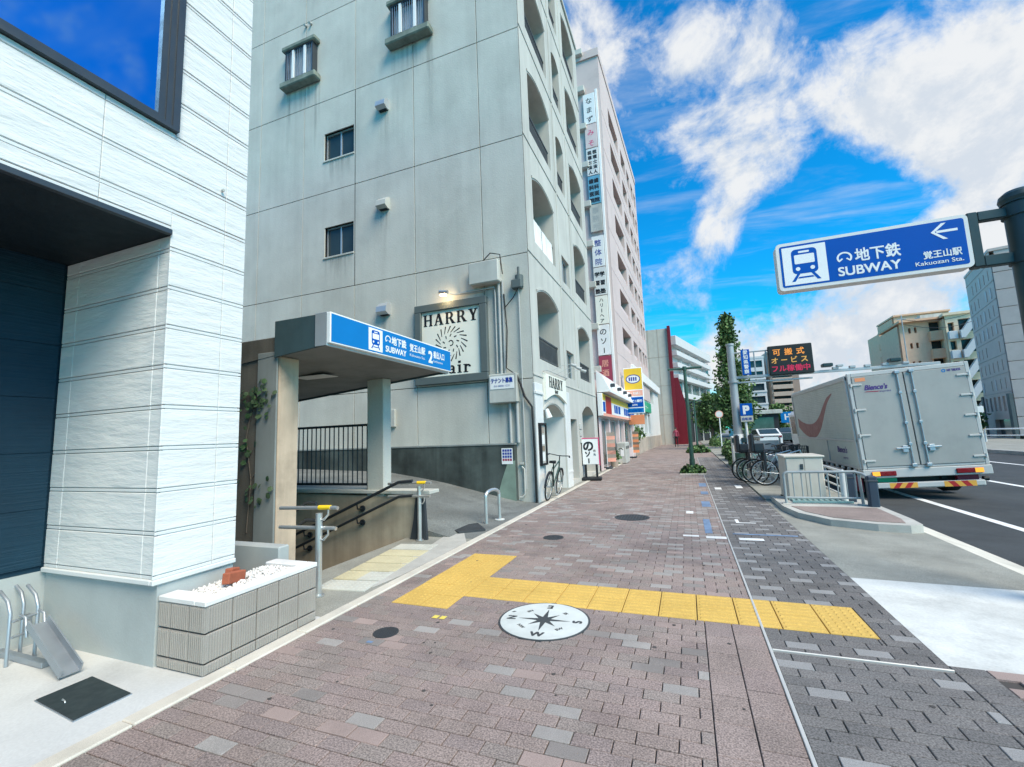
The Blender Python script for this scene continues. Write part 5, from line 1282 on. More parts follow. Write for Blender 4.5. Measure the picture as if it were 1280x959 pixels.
def cr(p0, p1, p2, p3, t): return tuple(.5*((2*p1[k])+(-p0[k]+p2[k])*t+(2*p0[k]-5*p1[k]+4*p2[k]-p3[k])*t*t+(-p0[k]+3*p1[k]-3*p2[k]+p3[k])*t**3) for k in range(3))
cv = []
for i in range(len(pts)-1):
    q = [pts[max(i-1, 0)], pts[i], pts[i+1], pts[min(i+2, len(pts)-1)]]
    for t in range(6): cv.append(cr(*q, t/6))
cv.append(pts[-1])
for p, q in zip(cv, cv[1:]): b.add([(p[0], p[1]-p[2]/2, .0095), (q[0], q[1]-q[2]/2, .0095), (q[0], q[1]+q[2]/2, .0095), (p[0], p[1]+p[2]/2, .0095)], [(0, 1, 2, 3)], 0, Msd)
b.build('swoosh', 'swoosh', tk)
b = MB(); b.text("Bience's", -1.45, Z0+.33, .2, .0325, 0, Msd, .7, bold=.006, shear=.25); b.text('express', -1.1, Z0+.18, .1, .0325, 0, Msd, .35, shear=.2); b.build('lettering', 'purple_ink', tk)
# rear doors
b = MB()
for p in (((-TW, Z0, -.06), (-TW+.07, ZT, .02)), ((TW-.07, Z0, -.06), (TW, ZT, .02)), ((-TW+.0701, ZT-.09, -.06), (TW-.0701, ZT, .02)), ((-TW+.0701, Z0, -.06), (TW-.0701, Z0+.05, .018))): b.cbox(*p, .01, 0, Mr)
b.build('rear_frame', 'truck_trim', tk)
for (a, c) in ((-TW+.075, -.065), (-.045, TW-.075)):
    d = MB().plate(a, Z0+.055, c, ZT-.095, .03, .006, 0, Mr, w0=-.05).build('rear_door', 'truck_rear', tk)
    side = -TW+.04 if a < -.5 else TW-.04
    for k in range(4 if a < -.5 else 5):
        z = Z0+.18+(ZT-Z0-.45)*k/(3 if a < -.5 else 4)
        hb = MB(); hb.cbox((min(side, side+(.2 if side < 0 else -.2)), z-.02, .03), (max(side, side+(.2 if side < 0 else -.2)), z+.02, .05), .006, 0, Mr); hb.cyl((side, z-.04, .04), (side, z+.04, .04), .02, n=8, M=Mr); hb.build('hinge', 'truck_trim', d)
    rb2 = MB(); rx = -.17 if a < -.5 else .08
    rb2.cyl((rx, Z0+.03, .05), (rx, ZT-.06, .05), .014, n=8, M=Mr)
    for z in (Z0+.5, Z0+.95, Z0+1.6): rb2.cbox((rx-.03, z-.03, .03), (rx+.03, z+.03, .07), .006, 0, Mr)
    for z in (Z0+.02, ZT-.11): rb2.cbox((rx-.045, z, .02), (rx+.045, z+.07, .08), .01, 0, Mr)
    hx = -1 if a < -.5 else 1
    rb2.cbox((rx+hx*.02, Z0+.4, .05), (rx+hx*.26, Z0+.435, .075), .008, 0, Mr); rb2.cbox((rx+hx*.05, Z0+.33, .03), (rx+hx*.15, Z0+.47, .07), .01, 0, Mr)
    rb2.build('lock_rod', 'galv', d)
MB().box((-.064, Z0+.06, -.03), (-.046, ZT-.1, .02), 0, Mr).build('door_seal', 'truck_dark', tk)
b = MB(); b.text("Bience's", -.78, 2.4, .15, .0325, 0, Mr, .4, bold=.005, shear=.25); b.text('express', -.52, 2.33, .065, .0325, 0, Mr, .2, shear=.2)
b.flat([(-.8, 2.355), (-.55, 2.34), (-.5, 2.36), (-.75, 2.37)], .0325, 1, Mr)
b.flat([(-.93, 2.6), (-.74, 2.6), (-.74, 2.68), (-.93, 2.68)], .0325, 2, Mr)
b.disc((.63, 2.65), .035, .0325, 14, 3, Mr, .018); b.text('NT TRUCK', .69, 2.63, .06, .0325, 0, Mr, .22, bold=.003)
b.build('door_lettering', ['purple_ink', 'maroon', 'orange', 'sign_cyan'], tk)
MB().cbox((-TW-.02, Z0-.19, -.3), (TW+.02, Z0-.005, .03), .012, 0, Mr).build('rear_sill', 'truck_trim', tk)
for s2 in (-1, 1):
    a, c = sorted((s2*.93, s2*.5))
    f = MB().cbox((a, Z0-.15, .0305), (c, Z0-.05, .055), .01, 0, Mr).build('tail_light', 'lens_red', tk)
    a, c = sorted((s2*.925, s2*.79)); MB().cbox((a, Z0-.145, .0555), (c, Z0-.055, .064), .008, 0, Mr).build('indicator', 'lens_amber', f)
MB().box((-.85, Z0-.36, -.6), (.9, Z0-.2, -.35), 0, Mr).build('chassis', 'truck_dark', tk)
b = MB()
for s2 in (-.42, .42): b.box((s2-.05, 0.3, Z0-.3), (s2+.05, TL_+.2, Z0-.02))
b.box((-.95, .5, Z0-.06), (.95, TL_, Z0-.005)); b.build('chassis_rail', 'truck_dark', tk)
MB().cbox((.55, Z0-.33, -.2), (.9, Z0-.2, -.1), .01, 0, Mr).build('mud_flap', 'truck_red', tk)
bp = MB().cbox((-.86, Z0-.42, -.12), (.95, Z0-.3, .0), .02, 0, Mr).build('rear_bumper', 'truck_trim', tk)
for (a, c) in ((-.64, -.16), (.28, .8)):
    f = MB().flat([(a, Z0-.415), (c, Z0-.415), (c, Z0-.305), (a, Z0-.305)], .001, 0, Mr)
    n = 5; st = (c-a)/n; hgt = .11
    for i in range(n):
        x = a+i*st; sl = .08 if a < 0 else -.08
        if i % 2 == 0: continue
        f.flat([(x-sl/2, Z0-.415), (x+st-sl/2, Z0-.415), (x+st+sl/2, Z0-.305), (x+sl/2, Z0-.305)], .002, 1, Mr)
    f.build('reflector', ['chevron_yellow', 'chevron_red'], bp)
MB().cbox((-.8, Z0-.3, -.16), (-.45, Z0-.2, -.14), .004, 0, Mr).build('licence_plate', 'green_sign', tk)
MB().cbox((-TW+.02, Z0-.55, -1.2), (-TW+.08, Z0-.2, -.4), .02, 0, Mr).build('side_guard', 'truck_red', tk)
MB().cyl((TW-.06, .2, Z0-.3), (TW+.02, .2, Z0-.3), .05, n=12).build('reflector_lamp', 'truck_dark', tk)
def wheel(x, y, r, wd, parent, sub=('tyre', 'rim')):
    t = MB(); n = 24; rr_ = [(r*.62, -wd/2), (r*.92, -wd/2), (r, -wd*.36), (r, wd*.36), (r*.92, wd/2), (r*.62, wd/2)]
    vs = [(x+q[1], y+q[0]*math.cos(2*math.pi*i/n), r+q[0]*math.sin(2*math.pi*i/n)) for q in rr_ for i in range(n)]
    t.add(vs, [(k*n+i, k*n+(i+1) % n, (k+1)*n+(i+1) % n, (k+1)*n+i) for k in range(len(rr_)-1) for i in range(n)], 0, None, True)
    o1 = t.build('wheel', 'tyre', parent)
    MB().cyl((x-wd*.4, y, r), (x+wd*.4, y, r), r*.63, n=20).cyl((x-wd*.46, y, r), (x+wd*.46, y, r), r*.25, n=12).build('rim', 'alu', o1)
for y in (1.3, TL_+1.0):
    for s2 in (-1, 1): wheel(s2*(TW-.2), y, .38, .3, tk)
cb = MB().cbox((-.95, TL_+.1, .45), (.95, TL_+1.75, 2.2), .12).build('cab', 'white', tk)
MB().box((-.8, TL_+1.74, 1.4), (.8, TL_+1.765, 2.0)).build('windscreen', 'glass_dark', cb)
for s2 in (-1, 1): MB().box((s2*.951, TL_+.7, 1.4), (s2*.958, TL_+1.4, 2.0)).build('side_window', 'glass_dark', cb)
tk.location = (4.62, 12.0, -.15); tk.rotation_euler = (0, R(-2.6), 0)
# ================================================================ gantry with message board
g_ = thing('road_gantry', 'grey steel gantry arm on a tall post carrying the message board', 'gantry', (1.43, 15, 0))
GX = 1.5
b = MB(); b.cyl((GX-.06, 15.05, 0), (GX-.06, 15.05, 4.0), .13, .1, n=16); b.cyl((GX-.06, 15.05, 4.0), (GX-.06, 15.05, 4.06), .12, n=16)
b.cyl((GX-.06, 15.05, 2.85), (GX-.06, 15.05, 2.92), .15, n=16); b.build('post', 'pole_grey', g_)
b = MB(); b.cyl((GX-.06, 15.05, 0), (GX-.06, 15.05, .75), .142, n=16); b.build('post_base', 'lamp_green', g_)
b = MB(); b.cyl((GX-.06, 15.05, .75), (GX-.06, 15.05, 1.3), .14, n=16); b.build('post_band', 'white', g_)
b = MB(); b.cbox((GX, 15.0, 2.96), (6.4, 15.08, 3.04), .01); b.cbox((GX, 15.0, 2.82), (3.5, 15.06, 2.87), .01); b.cbox((GX, 15.02, 3.74), (3.5, 15.07, 3.78), .01)
for x in (1.7, 2.05, 2.36, 3.45): b.cbox((x, 15.02, 3.0), (x+.035, 15.06, 3.76), .006)
for x in (4.0, 4.4, 4.75, 5.15, 5.6): b.cbox((x, 14.98, 3.04), (x+.14, 15.1, 3.11), .01)
b.cbox((4.1, 14.95, 3.1), (4.25, 15.12, 3.16), .01); b.build('arm', 'pole_grey', g_)
for x in (3.75, 5.3):
    MB().cbox((x, 14.9, 3.12), (x+.25, 15.15, 3.22), .02).build('camera_unit', 'pole_dark', g_)
for z in (1.1, ):
    for x in (-.15, .12): MB().cbox((GX-.06+x-.06, 14.88, z-.05), (GX-.06+x+.06, 14.92, z+.1), .01).build('post_box', 'pole_dark', g_)
mb_ = thing('message_board', 'black electronic message board with orange and red dot lettering', 'display', (2.95, 14.95, 3))
Ml = FY(14.9); u0, v0, u1, v1 = 2.42, 2.98, 3.54, 3.85
MB().cbox((u0, v0, -.1), (u1, v1, 0), .02, 0, Ml).build('case', 'led_board', mb_)
b = MB()
rows_ = [('可搬式', 3.57, .21, 0, .3, 2.62), ('オービス', 3.33, .2, 2, .25, 2.55), ('フル稼働中', 3.09, .2, 1, .2, 2.54)]
for tx, v, s_, m, st, us in rows_:
    for i, ch in enumerate(tx):
        if ch == 'ー': b.flat([(us+i*st-.06, v+.07), (us+i*st+.09, v+.07), (us+i*st+.09, v+.095), (us+i*st-.06, v+.095)], .002, m, Ml)
        else: b.text(ch, us+i*st+.02, v, s_, .002, m, Ml, None, 'c', bold=.004)
b.build('lettering', ['led_orange', 'led_red', 'led_yellow'], mb_)
ps = thing('police_sign', 'narrow vertical blue sign with white characters beside the gantry post', 'sign', (1.8, 14.95, 3.1))
MB().cbox((1.7, 3.05, 0), (1.93, 3.82, .03), .006, 0, Ml).build('panel', 'sign_blue', ps)
b = MB()
for i, ch in enumerate('愛知県警察'): b.text(ch, 1.815, 3.68-.145*i, .135, .033, 0, Ml, None, 'c', bold=.003)
b.build('lettering', 'white', ps)
pk = thing('parking_sign', 'square blue P parking sign on a white post', 'sign', (1.68, 14.9, 0))
MB().cyl((1.68, 14.93, 0), (1.66, 14.93, 2.2), .035, n=10).build('post', 'white', pk)
MB().cbox((1.53, 1.84, -.01), (1.86, 2.2, .02), .008, 0, FY(14.88)).build('panel', 'sign_blue', pk)
b = MB(); b.text('P', 1.695, 1.9, .33, .023, 0, FY(14.88), None, 'c', bold=.016); b.build('lettering', 'white', pk)
f = MB().cbox((1.53, 1.66, -.01), (1.86, 1.83, .02), .006, 0, FY(14.88)).build('sub_panel', 'box_grey', pk)
MB().text('自転車', 1.695, 1.71, .09, .022, 0, FY(14.88), .26, 'c', bold=.002).build('lettering', 'navy_ink', f)
# ================================================================ cabinet, rails and bollards on the kerb island
o = thing('utility_cabinet', 'beige steel utility cabinet standing on the kerb island', 'cabinet', (2.05, 10.5, .08))
Mcb = FY(10.12)
b = MB(); b.cbox((1.74, .03, -.75), (2.36, .88, 0), .012, 0, Mcb); b.build('body', 'cabinet', o)
MB().cbox((1.71, .88, -.78), (2.39, .92, .03), .01, 0, Mcb).build('roof', 'cabinet', o)
MB().cbox((1.72, -.05, -.77), (2.38, .09, .02), .01, 0, Mcb).build('base', 'mortar', o)
for a, c in ((1.755, 2.045), (2.055, 2.345)): MB().plate(a, .11, c, .86, .012, .004, 0, Mcb).build('door', 'cabinet', o)
MB().cbox((1.98, .66, .012), (2.03, .76, .03), .005, 0, Mcb).build('handle', 'frame_dark', o)
o = thing('pedestrian_barrier', 'grey tubular barrier with vertical bars on the front of the kerb island', 'barrier', (2.2, 9.55, .09))
b = MB(); yb = 9.58
b.tube([(1.6, yb, .09), (1.6, yb, .6), (1.62, yb, .64), (1.66, yb, .655), (2.68, yb, .655), (2.78, yb-.05, .62), (2.82, yb-.15, .57)], .024, 10)
b.tube([(2.76, yb, .09), (2.74, yb, .645)], .024, 10); b.tube([(1.6, yb, .2), (2.75, yb, .2)], .018, 8)
b.build('frame', 'fence_grey', o)
bb = MB().cyl((1.74, yb, .2), (1.74, yb, .64), .011, n=6, caps=False).build('bar', 'fence_grey', o)
for i in range(1, 8): inst(bb.data, 'bar', o, (.135*i, 0, 0))
for x in (1.6, 2.76): MB().cbox((x-.07, yb-.07, .085), (x+.07, yb+.07, .1), .004).build('foot', 'kerb_grey', o)
o = thing('floor_grille', 'pale green folded grille lying behind the grey barrier', 'grille', (2.2, 9.85, .09))
b = MB()
for k in range(10): b.cbox((1.75+.09*k, 9.72, .095), (1.79+.09*k, 10.02, .12), .004)
b.cbox((1.72, 9.7, .09), (2.66, 9.719, .13), .004); b.cbox((1.72, 10.021, .09), (2.66, 10.04, .13), .004); b.build('body', 'grille', o)
for (x, y, lb) in ((2.86, 9.42, 'dark square bollard at the near road side corner of the kerb island'), (2.7, 9.98, 'dark square bollard behind the grey barrier')):
    o = thing('bollard', lb, 'bollard', (x, y, .08), 'dark bollards on the kerb island')
    MB().cbox((x-.07, y-.07, .05), (x+.07, y+.07, .6), .02).build('body', 'bollard', o); MB().cbox((x-.075, y-.075, .5), (x+.075, y+.075, .53), .004).build('band', 'frame_dark', o)
o = thing('road_fence', 'white pipe fence running along the kerb beside the truck', 'fence', (2.75, 10.2, .08))
wp = MB().cyl((2.6, 9.95, .07), (2.6, 9.95, .62), .055, n=12).cyl((2.6, 9.95, .62), (2.6, 9.95, .66), .055, .02, n=12).build('post', 'fence_white', o)
for i in range(1, 4): inst(wp.data, 'post', o, (.06*i, 2.0*i, 0))
for z in (.62, .47, .32, .18):
    MB().tube([(2.62, 10.0, z), (2.68, 12, z), (2.8, 16.1, z)], .026 if z > .6 else .018, 8).build('rail', 'fence_white', o)
# ================================================================ street lamps and planting
def lamp(name, lb, x, y, h, arm, pl_):
    o = thing(name, lb, 'street lamp', (x, y, 0), 'green street lamps along the pavement')
    MB().cyl((x, y, 0), (x, y, h), .075, .05, n=14).cyl((x, y, 0), (x, y, .5), .09, n=14).build('post', 'lamp_green', o)
    for s2 in (-1, 1): 
        f = MB().cbox((x+s2*.05 if s2 > 0 else x-arm, y-.05, h-.03), (x+arm if s2 > 0 else x-.05, y+.05, h+.045), .02).build('arm', 'lamp_green', o)
        MB().box((x+s2*arm*.4 if s2 > 0 else x-arm*.95, y-.04, h-.036), (x+arm*.95 if s2 > 0 else x-arm*.4, y+.04, h-.031)).build('diffuser', 'offwhite', f)
    MB().cyl((x, y, h-.06), (x, y, h+.08), .07, n=12).build('head', 'lamp_green', o)
lamp('street_lamp', 'near dark green street lamp with two flat arms rising from the brick pavement', .1, 16.7, 3.62, .56, 1)
lamp('street_lamp', 'second dark green street lamp farther down the pavement', .62, 33, 3.4, .5, 1)
rt = random.Random(21)
def tuft(name, lb, cat, x, y, rx, ry, h, n, size, group=None, z=0, mats=('leaf_a', 'leaf_b', 'leaf_c')):
    o = thing(name, lb, cat, (x, y, z), group); b = MB(); pts = []
    while len(pts) < n:
        p = (rt.uniform(-1, 1), rt.uniform(-1, 1), rt.random())
        if p[0]**2+p[1]**2+(p[2]*.9)**2 < 1: pts.append((x+p[0]*rx, y+p[1]*ry, z+.03+p[2]*h*(.7+.3*math.sin(9*p[0]+5*p[1]))))
    leaves(b, pts, size, rt); b.build('leaves', list(mats), o, kind='stuff')
    b = MB()
    for i in range(7): a = i*.9; b.tube([(x+.3*rx*math.cos(a), y+.3*ry*math.sin(a), z), (x+.7*rx*math.cos(a), y+.7*ry*math.sin(a), z+h*.6)], .012, 4)
    b.build('stem', 'bark', o); return o
tuft('lamp_planting', 'green ground plants round the foot of the near street lamp', 'plant', .1, 16.75, .42, .4, .3, 520, .09)
tuft('lamp_planting', 'green ground plants round the foot of the second street lamp', 'plant', .6, 31.5, .75, .9, .45, 600, .15)
MB().cbox((-.33, 16.25, -.01), (.5, 16.35, .03), .01).build('planter_kerb', 'kerb', pave)
for i, (x, y, rx, ry, h, lb) in enumerate(((1.75, 19.5, .3, 1.4, .75, 'low clipped hedge nearest the gantry post'), (1.95, 23, .35, 1.6, .85, 'low hedge second from the gantry post'), (2.1, 27, .4, 1.8, .9, 'low hedge below the tall conical tree'), (2.3, 42, .6, 3, .9, 'far low hedge past the tall conical tree'))):
    tuft('hedge', lb, 'hedge', x, y, rx, ry, h, 700, .12, 'hedges on the kerb side', .03)
def tree(name, lb, x, y, h, prof, n, size, tr, group, seed, mats=('leaf_a', 'leaf_b', 'leaf_c'), z0=0, clumps=60):
    rr = random.Random(seed); o = thing(name, lb, 'tree', (x, y, z0), group)
    b = MB(); b.tube([(x, y, z0-.1), (x+.03, y, z0+h*.3), (x-.04, y, z0+h*.6), (x, y, z0+h*.95)], [tr, tr*.75, tr*.45, tr*.1], 8)
    cl = []
    for i in range(clumps):
        t = rr.random(); zz = prof[0][0]+(prof[-1][0]-prof[0][0])*t
        for (za, ra), (zb, rb) in zip(prof, prof[1:]):
            if za <= zz <= zb: rad = ra+(rb-ra)*(zz-za)/(zb-za)
        a = rr.uniform(0, 6.28); q = rad*math.sqrt(rr.random())*rr.uniform(.75, 1.12); cl.append((x+q*math.cos(a), y+q*math.sin(a), z0+zz, .2*rad+.13, rr.randrange(3)))
    for c in cl[::4]: b.tube([(x, y, max(z0+.5, c[2]-.6)), ((x+c[0])/2, (y+c[1])/2, c[2]-.25), c[:3]], [tr*.3, tr*.2, .01], 5)
    b.build('trunk', 'bark', o)
    b = MB(); k = n//clumps
    for c in cl:
        pts = [(c[0]+rr.gauss(0, c[3]), c[1]+rr.gauss(0, c[3]), c[2]+rr.gauss(0, c[3]*.8)) for _ in range(k)]
        m0 = len(b.m); leaves(b, pts, size, rr)
        for i in range(m0, len(b.m)):
            if rr.random() < .6: b.m[i] = c[4]
    b.build('crown', list(mats), o, kind='stuff'); return o
GT = 'trees along the street'
tree('conical_tree', 'tall narrow conical street tree behind the gantry post', 3.4, 36.5, 10, [(1.6, .7), (2.6, 1.05), (4, 1.05), (5.5, .75), (7.2, .55), (8.6, .35), (9.8, .1)], 9000, .17, .16, GT, 4, clumps=120)
tree('broad_tree', 'dark broad leaved tree left of the conical tree', 2.2, 44, 4.4, [(1.7, .7), (2.4, 1.3), (3.4, 1.2), (4.3, .5)], 3600, .2, .14, GT, 5, clumps=60)
tree('broad_tree', 'broad tree partly behind the conical tree on its right side', 4.3, 43, 6.2, [(1.8, .5), (3.0, 1.1), (4.4, .9), (5.8, .35)], 3200, .2, .15, GT, 6, clumps=60)
tree('broad_tree', 'distant broad tree closing the end of the pavement', .9, 62, 4.6, [(1.2, 1.2), (2.2, 2.0), (3.4, 1.7), (4.5, .6)], 3000, .26, .16, GT, 7, clumps=50)
tree('broad_tree', 'distant bushy tree right of the pavement end', 3.2, 70, 6, [(1.2, 1.4), (2.8, 2.6), (4.4, 2.0), (5.8, .7)], 2400, .38, .16, GT, 9, clumps=50)
tree('broad_tree', 'small yellowish tree in front of the brown far tower', 12.2, 72, 4.4, [(1.2, .6), (2.4, 1.3), (3.4, 1.1), (4.3, .4)], 1400, .3, .12, GT, 10, ('leaf_b', 'leaf_b', 'leaf_a'), clumps=40)
tree('broad_tree', 'dark green tree across the road by the grey tower', 21.3, 47.5, 3.0, [(.5, .6), (1.4, .9), (2.2, .8), (2.9, .3)], 1400, .22, .1, GT, 12, clumps=40)
for (x, y, lb) in ((2.15, 33.5, 'thin pale sign post with round sign beside the hedge'),):
    o = thing('road_sign', lb, 'sign', (x, y, 0)); MB().cyl((x, y, 0), (x, y, 2.7), .035, n=8).build('post', 'white', o)
    b = MB(); b.disc((x, 2.45), .25, .05, 20, 0, FY(y)); b.disc((x, 2.45), .2, .053, 20, 1, FY(y)); b.build('face', ['salmon', 'offwhite'], o)
o = thing('utility_post_box', 'short pale cabinet post behind the gantry post', 'cabinet', (1.7, 17.5, 0)); MB().cbox((1.45, 17.6, 0), (1.75, 17.9, 1.2), .02).build('body', 'offwhite', o); MB().cbox((1.5, 17.59, .9), (1.6, 17.6, 1.0), .004).build('panel', 'pole_dark', o)
# ================================================================ bicycles
def bicycle(label, frame_m, group, basket=True, seat=False):
    o = local(thing('bicycle', label, 'bicycle', (0, 0, 0), group))
    r = .325; wb_ = 1.05
    for x in (0, wb_):
        n = 26
        t = MB(); t.tube([(x+(r-.018)*math.cos(2*math.pi*i/n), 0, r+(r-.018)*math.sin(2*math.pi*i/n)) for i in range(n)], .019, 6, closed=True); wh = t.build('wheel', 'tyre', o)
        t = MB(); t.tube([(x+(r-.045)*math.cos(2*math.pi*i/n), 0, r+(r-.045)*math.sin(2*math.pi*i/n)) for i in range(n)], .01, 5, closed=True)
        for i in range(12): a = 2*math.pi*i/12; t.cyl((x, .02*(-1)**i, r), (x+(r-.05)*math.cos(a), 0, r+(r-.05)*math.sin(a)), .0025, n=3, caps=False)
        t.cyl((x, -.04, r), (x, .04, r), .025, n=8); t.build('rim', 'steel', wh)
    b = MB(); bbk = (.42, 0, .28); st = (.27, 0, .78); hd = (.86, 0, .72); hd2 = (.83, 0, .86)
    b.tube([st, bbk], .017, 8); b.tube([bbk, hd], .02, 8); b.tube([(.29, 0, .7), hd2], .016, 8); b.tube([hd2, hd, (.92, 0, .58)], .019, 8)
    for s2 in (-1, 1): b.tube([(0, s2*.05, r), (.2, s2*.04, .31), bbk], .01, 6); b.tube([(0, s2*.05, r), (.28, s2*.02, .74)], .009, 6); b.tube([(.91, s2*.03, .6), (wb_, s2*.05, r)], .012, 6)
    b.build('frame', frame_m, o)
    b = MB(); b.cyl((.42, -.05, .28), (.42, -.04, .28), .09, n=14); b.tube([(.42, -.06, .28), (.42, -.08, .12)], .01, 5); b.tube([(.42, .06, .28), (.42, .08, .44)], .01, 5); b.cbox((.37, -.16, .1), (.47, -.08, .12), .005); b.cbox((.37, .08, .43), (.47, .16, .45), .005); b.build('crank', 'steel', o)
    b = MB(); b.prism([(-.16, -.07), (-.1, -.08), (.12, -.02), (.14, 0), (.12, .02), (-.1, .08), (-.16, .07)], .84, .89, 0, FZ(0, .26, 0)); b.cyl((.27, 0, .75), (.26, 0, .845), .013, n=6); b.build('saddle', 'black', o)
    b = MB(); b.tube([(.66, -.27, .98), (.78, -.24, 1.0), (.82, -.06, .98), (.82, .06, .98), (.78, .24, 1.0), (.66, .27, .98)], .012, 6); b.tube([(.83, 0, .86), (.82, 0, .98)], .013, 6); b.cyl((.66, -.28, .98), (.76, -.25, 1.0), .018, n=8); b.cyl((.66, .28, .98), (.76, .25, 1.0), .018, n=8); b.build('handlebar', 'bike_black', o)
    b = MB()
    for x in (0, wb_):
        pts = [(x+(r+.02)*math.cos(R(a)), 0, r+(r+.02)*math.sin(R(a))) for a in range(20 if x else 0, 181 if not x else 130, 15)]
        for p, q in zip(pts, pts[1:]): b.add([(p[0], -.025, p[2]), (q[0], -.025, q[2]), (q[0], .025, q[2]), (p[0], .025, p[2])], [(0, 1, 2, 3)])
    b.build('mudguard', 'bike_black', o)
    if basket:
        b = MB()
        for i in range(9):
            x = .9+.3*i/8
            for s2 in (-1, 1): b.box((x-.004, s2*.14-.004, .72), (x+.004, s2*.14+.004, .96))
        for i in range(8):
            y = -.14+.28*i/7
            for x in (.9, 1.2): b.box((x-.004, y-.004, .72), (x+.004, y+.004, .96))
        for z in (.72, .8, .88, .96): b.tube([(.9, -.14, z), (1.2, -.14, z), (1.2, .14, z), (.9, .14, z)], .005, 4, closed=True)
        b.box((.9, -.14, .715), (1.2, .14, .722)); b.build('basket', 'bike_black', o)
        b = MB(); b.tube([(.02, .02, r), (-.05, .12, 0)], .01, 5); b.build('stand', 'steel', o)
    if seat:
        b = MB(); b.cbox((-.2, -.15, .8), (.12, .15, .88), .03); b.cbox((-.28, -.16, .82), (-.18, .16, 1.3), .04); b.cbox((-.2, -.17, .85), (.02, -.13, 1.05), .02); b.cbox((-.2, .13, .85), (.02, .17, 1.05), .02); b.cbox((-.02, -.2, .35), (.04, -.12, .85), .02); b.cbox((-.02, .12, .35), (.04, .2, .85), .02); b.build('child_seat', 'bike_black', o)
    return o
GB = 'bicycles parked by the gantry post'
k1 = bicycle('dark bicycle with tall black child seat, rear wheel nearest the pavement', 'bike_black', GB, True, True); k1.location = (1.5, 13.75, .0); k1.rotation_euler = (R(-4), 0, R(4))
k2 = bicycle('mint green bicycle parked behind the dark child seat bicycle', 'bike_mint', GB, True, False); k2.location = (1.42, 14.25, 0); k2.rotation_euler = (R(4), 0, R(6))
k3 = bicycle('silver bicycle in the middle of the parked row', 'bike_silver', GB, True, False); k3.location = (1.6, 13.35, .02); k3.rotation_euler = (R(3), 0, R(-2))
k4 = bicycle('pale bicycle with black child seat nearest the beige cabinet', 'bike_silver', GB, False, True); k4.location = (1.75, 12.9, .03); k4.rotation_euler = (R(-3), 0, R(2))
k5 = bicycle('dark green bicycle leaning on the white doorway pilaster', 'bike_green', None, False, False); k5.location = (-3.06, 9.95, .01); k5.rotation_euler = (R(8), 0, R(92))
o = thing('cycle_barrier', 'grey panel fence behind the parked bicycles', 'fence', (2.1, 15.6, 0))
b = MB(); Mg = FY(15.6)
b.tube([(1.82, 0, 0), (1.82, 1.14, 0), (1.86, 1.2, 0), (2.56, 1.2, 0), (2.6, 1.14, 0), (2.6, 0, 0)], .025, 8, 0, Mg); b.build('frame', 'fence_grey', o)
for z in (.7, .2): MB().cbox((1.85, z, -.01), (2.57, z+.38, .01), .004, 0, Mg).build('panel', 'pole_grey', o)
# ================================================================ traffic and far side
def car(lb, x, y, rz, m, s_=1):
    o = local(thing('parked_car', lb, 'car', (0, 0, 0), 'cars far down the road'))
    b = MB(); prof = [(-2.1, .3), (-2.15, .75), (-1.95, .95), (-1.2, 1.0), (-.6, 1.42), (.9, 1.46), (1.75, 1.05), (2.1, .95), (2.1, .3)]
    b.prism(prof, -.8, .8, 0, FY(0)); b.build('body', m, o)
    b = MB()
    for s2 in (-1, 1): b.prism([(-1.05, 1.0), (-.55, 1.36), (.85, 1.4), (1.5, 1.05)], s2*.8, s2*.806, 0, FY(0))
    b.add([(-1.22, -.7, 1.02), (-1.22, .7, 1.02), (-.66, .65, 1.39), (-.66, -.65, 1.39)], [(0, 1, 2, 3)]); b.add([(1.78, -.7, 1.07), (1.78, .7, 1.07), (.98, .65, 1.44), (.98, -.65, 1.44)], [(0, 1, 2, 3)])
    b.build('window', 'glass_dark', o)
    for yy in (-.75, .75):
        for xx in (-1.3, 1.3): MB().cyl((xx, yy-.09, .31), (xx, yy+.09, .31), .31, n=16).build('wheel', 'tyre', o)
    for s2 in (-1, 1):
        MB().cbox((-2.16, s2*.65-.12, .68), (-2.08, s2*.65+.12, .82), .01).build('headlight', 'offwhite', o); MB().cbox((2.05, s2*.65-.12, .75), (2.12, s2*.65+.12, .9), .01).build('tail_light', 'lens_red', o)
    o.location = (x, y, -.15); o.rotation_euler = (0, 0, rz); return o
car('white car farthest left on the far road', 6.1, 43, R(-86), 'car_white'); car('dark car in the middle of the far traffic', 8.6, 52, R(-82), 'car_dark'); car('dark car farthest away, behind the truck nose', 10.6, 58, R(-80), 'car_dark')
o = thing('bus_shelter', 'dark roadside shelter with pale roof band behind the parking sign', 'shelter', (5.2, 44, 0))
MB().box((4.3, 45, -.1), (7.6, 48, 2.6)).build('wall', 'truck_dark', o); MB().cbox((4.2, 44.7, 2.6), (7.9, 48.2, 2.95), .03).build('roof', 'box_grey', o); MB().box((4.5, 44.97, .4), (7.2, 44.99, 2.3)).build('glazing', 'glass_store', o)
o = thing('direction_sign', 'blue overhead direction sign far down the road', 'sign', (11, 62, 0))
MB().cyl((12.5, 62.1, -.1), (12.5, 62.1, 3.5), .08, n=8).build('post', 'pole_grey', o); MB().cbox((10.7, 1.85, 0), (12.35, 3.15, .06), .02, 0, FY(62)).build('panel', 'sign_cyan', o)
b = MB(); b.flat([(11.1, 2.2), (11.25, 2.2), (11.25, 2.9), (11.1, 2.9)], .063, 0, FY(62)); b.flat([(11.25, 2.5), (12.0, 2.5), (12.0, 2.62), (11.25, 2.62)], .063, 0, FY(62)); b.flat([(11.5, 2.75), (12.1, 2.75), (12.1, 2.95), (11.5, 2.95)], .063, 0, FY(62)); b.build('lettering', 'white', o)
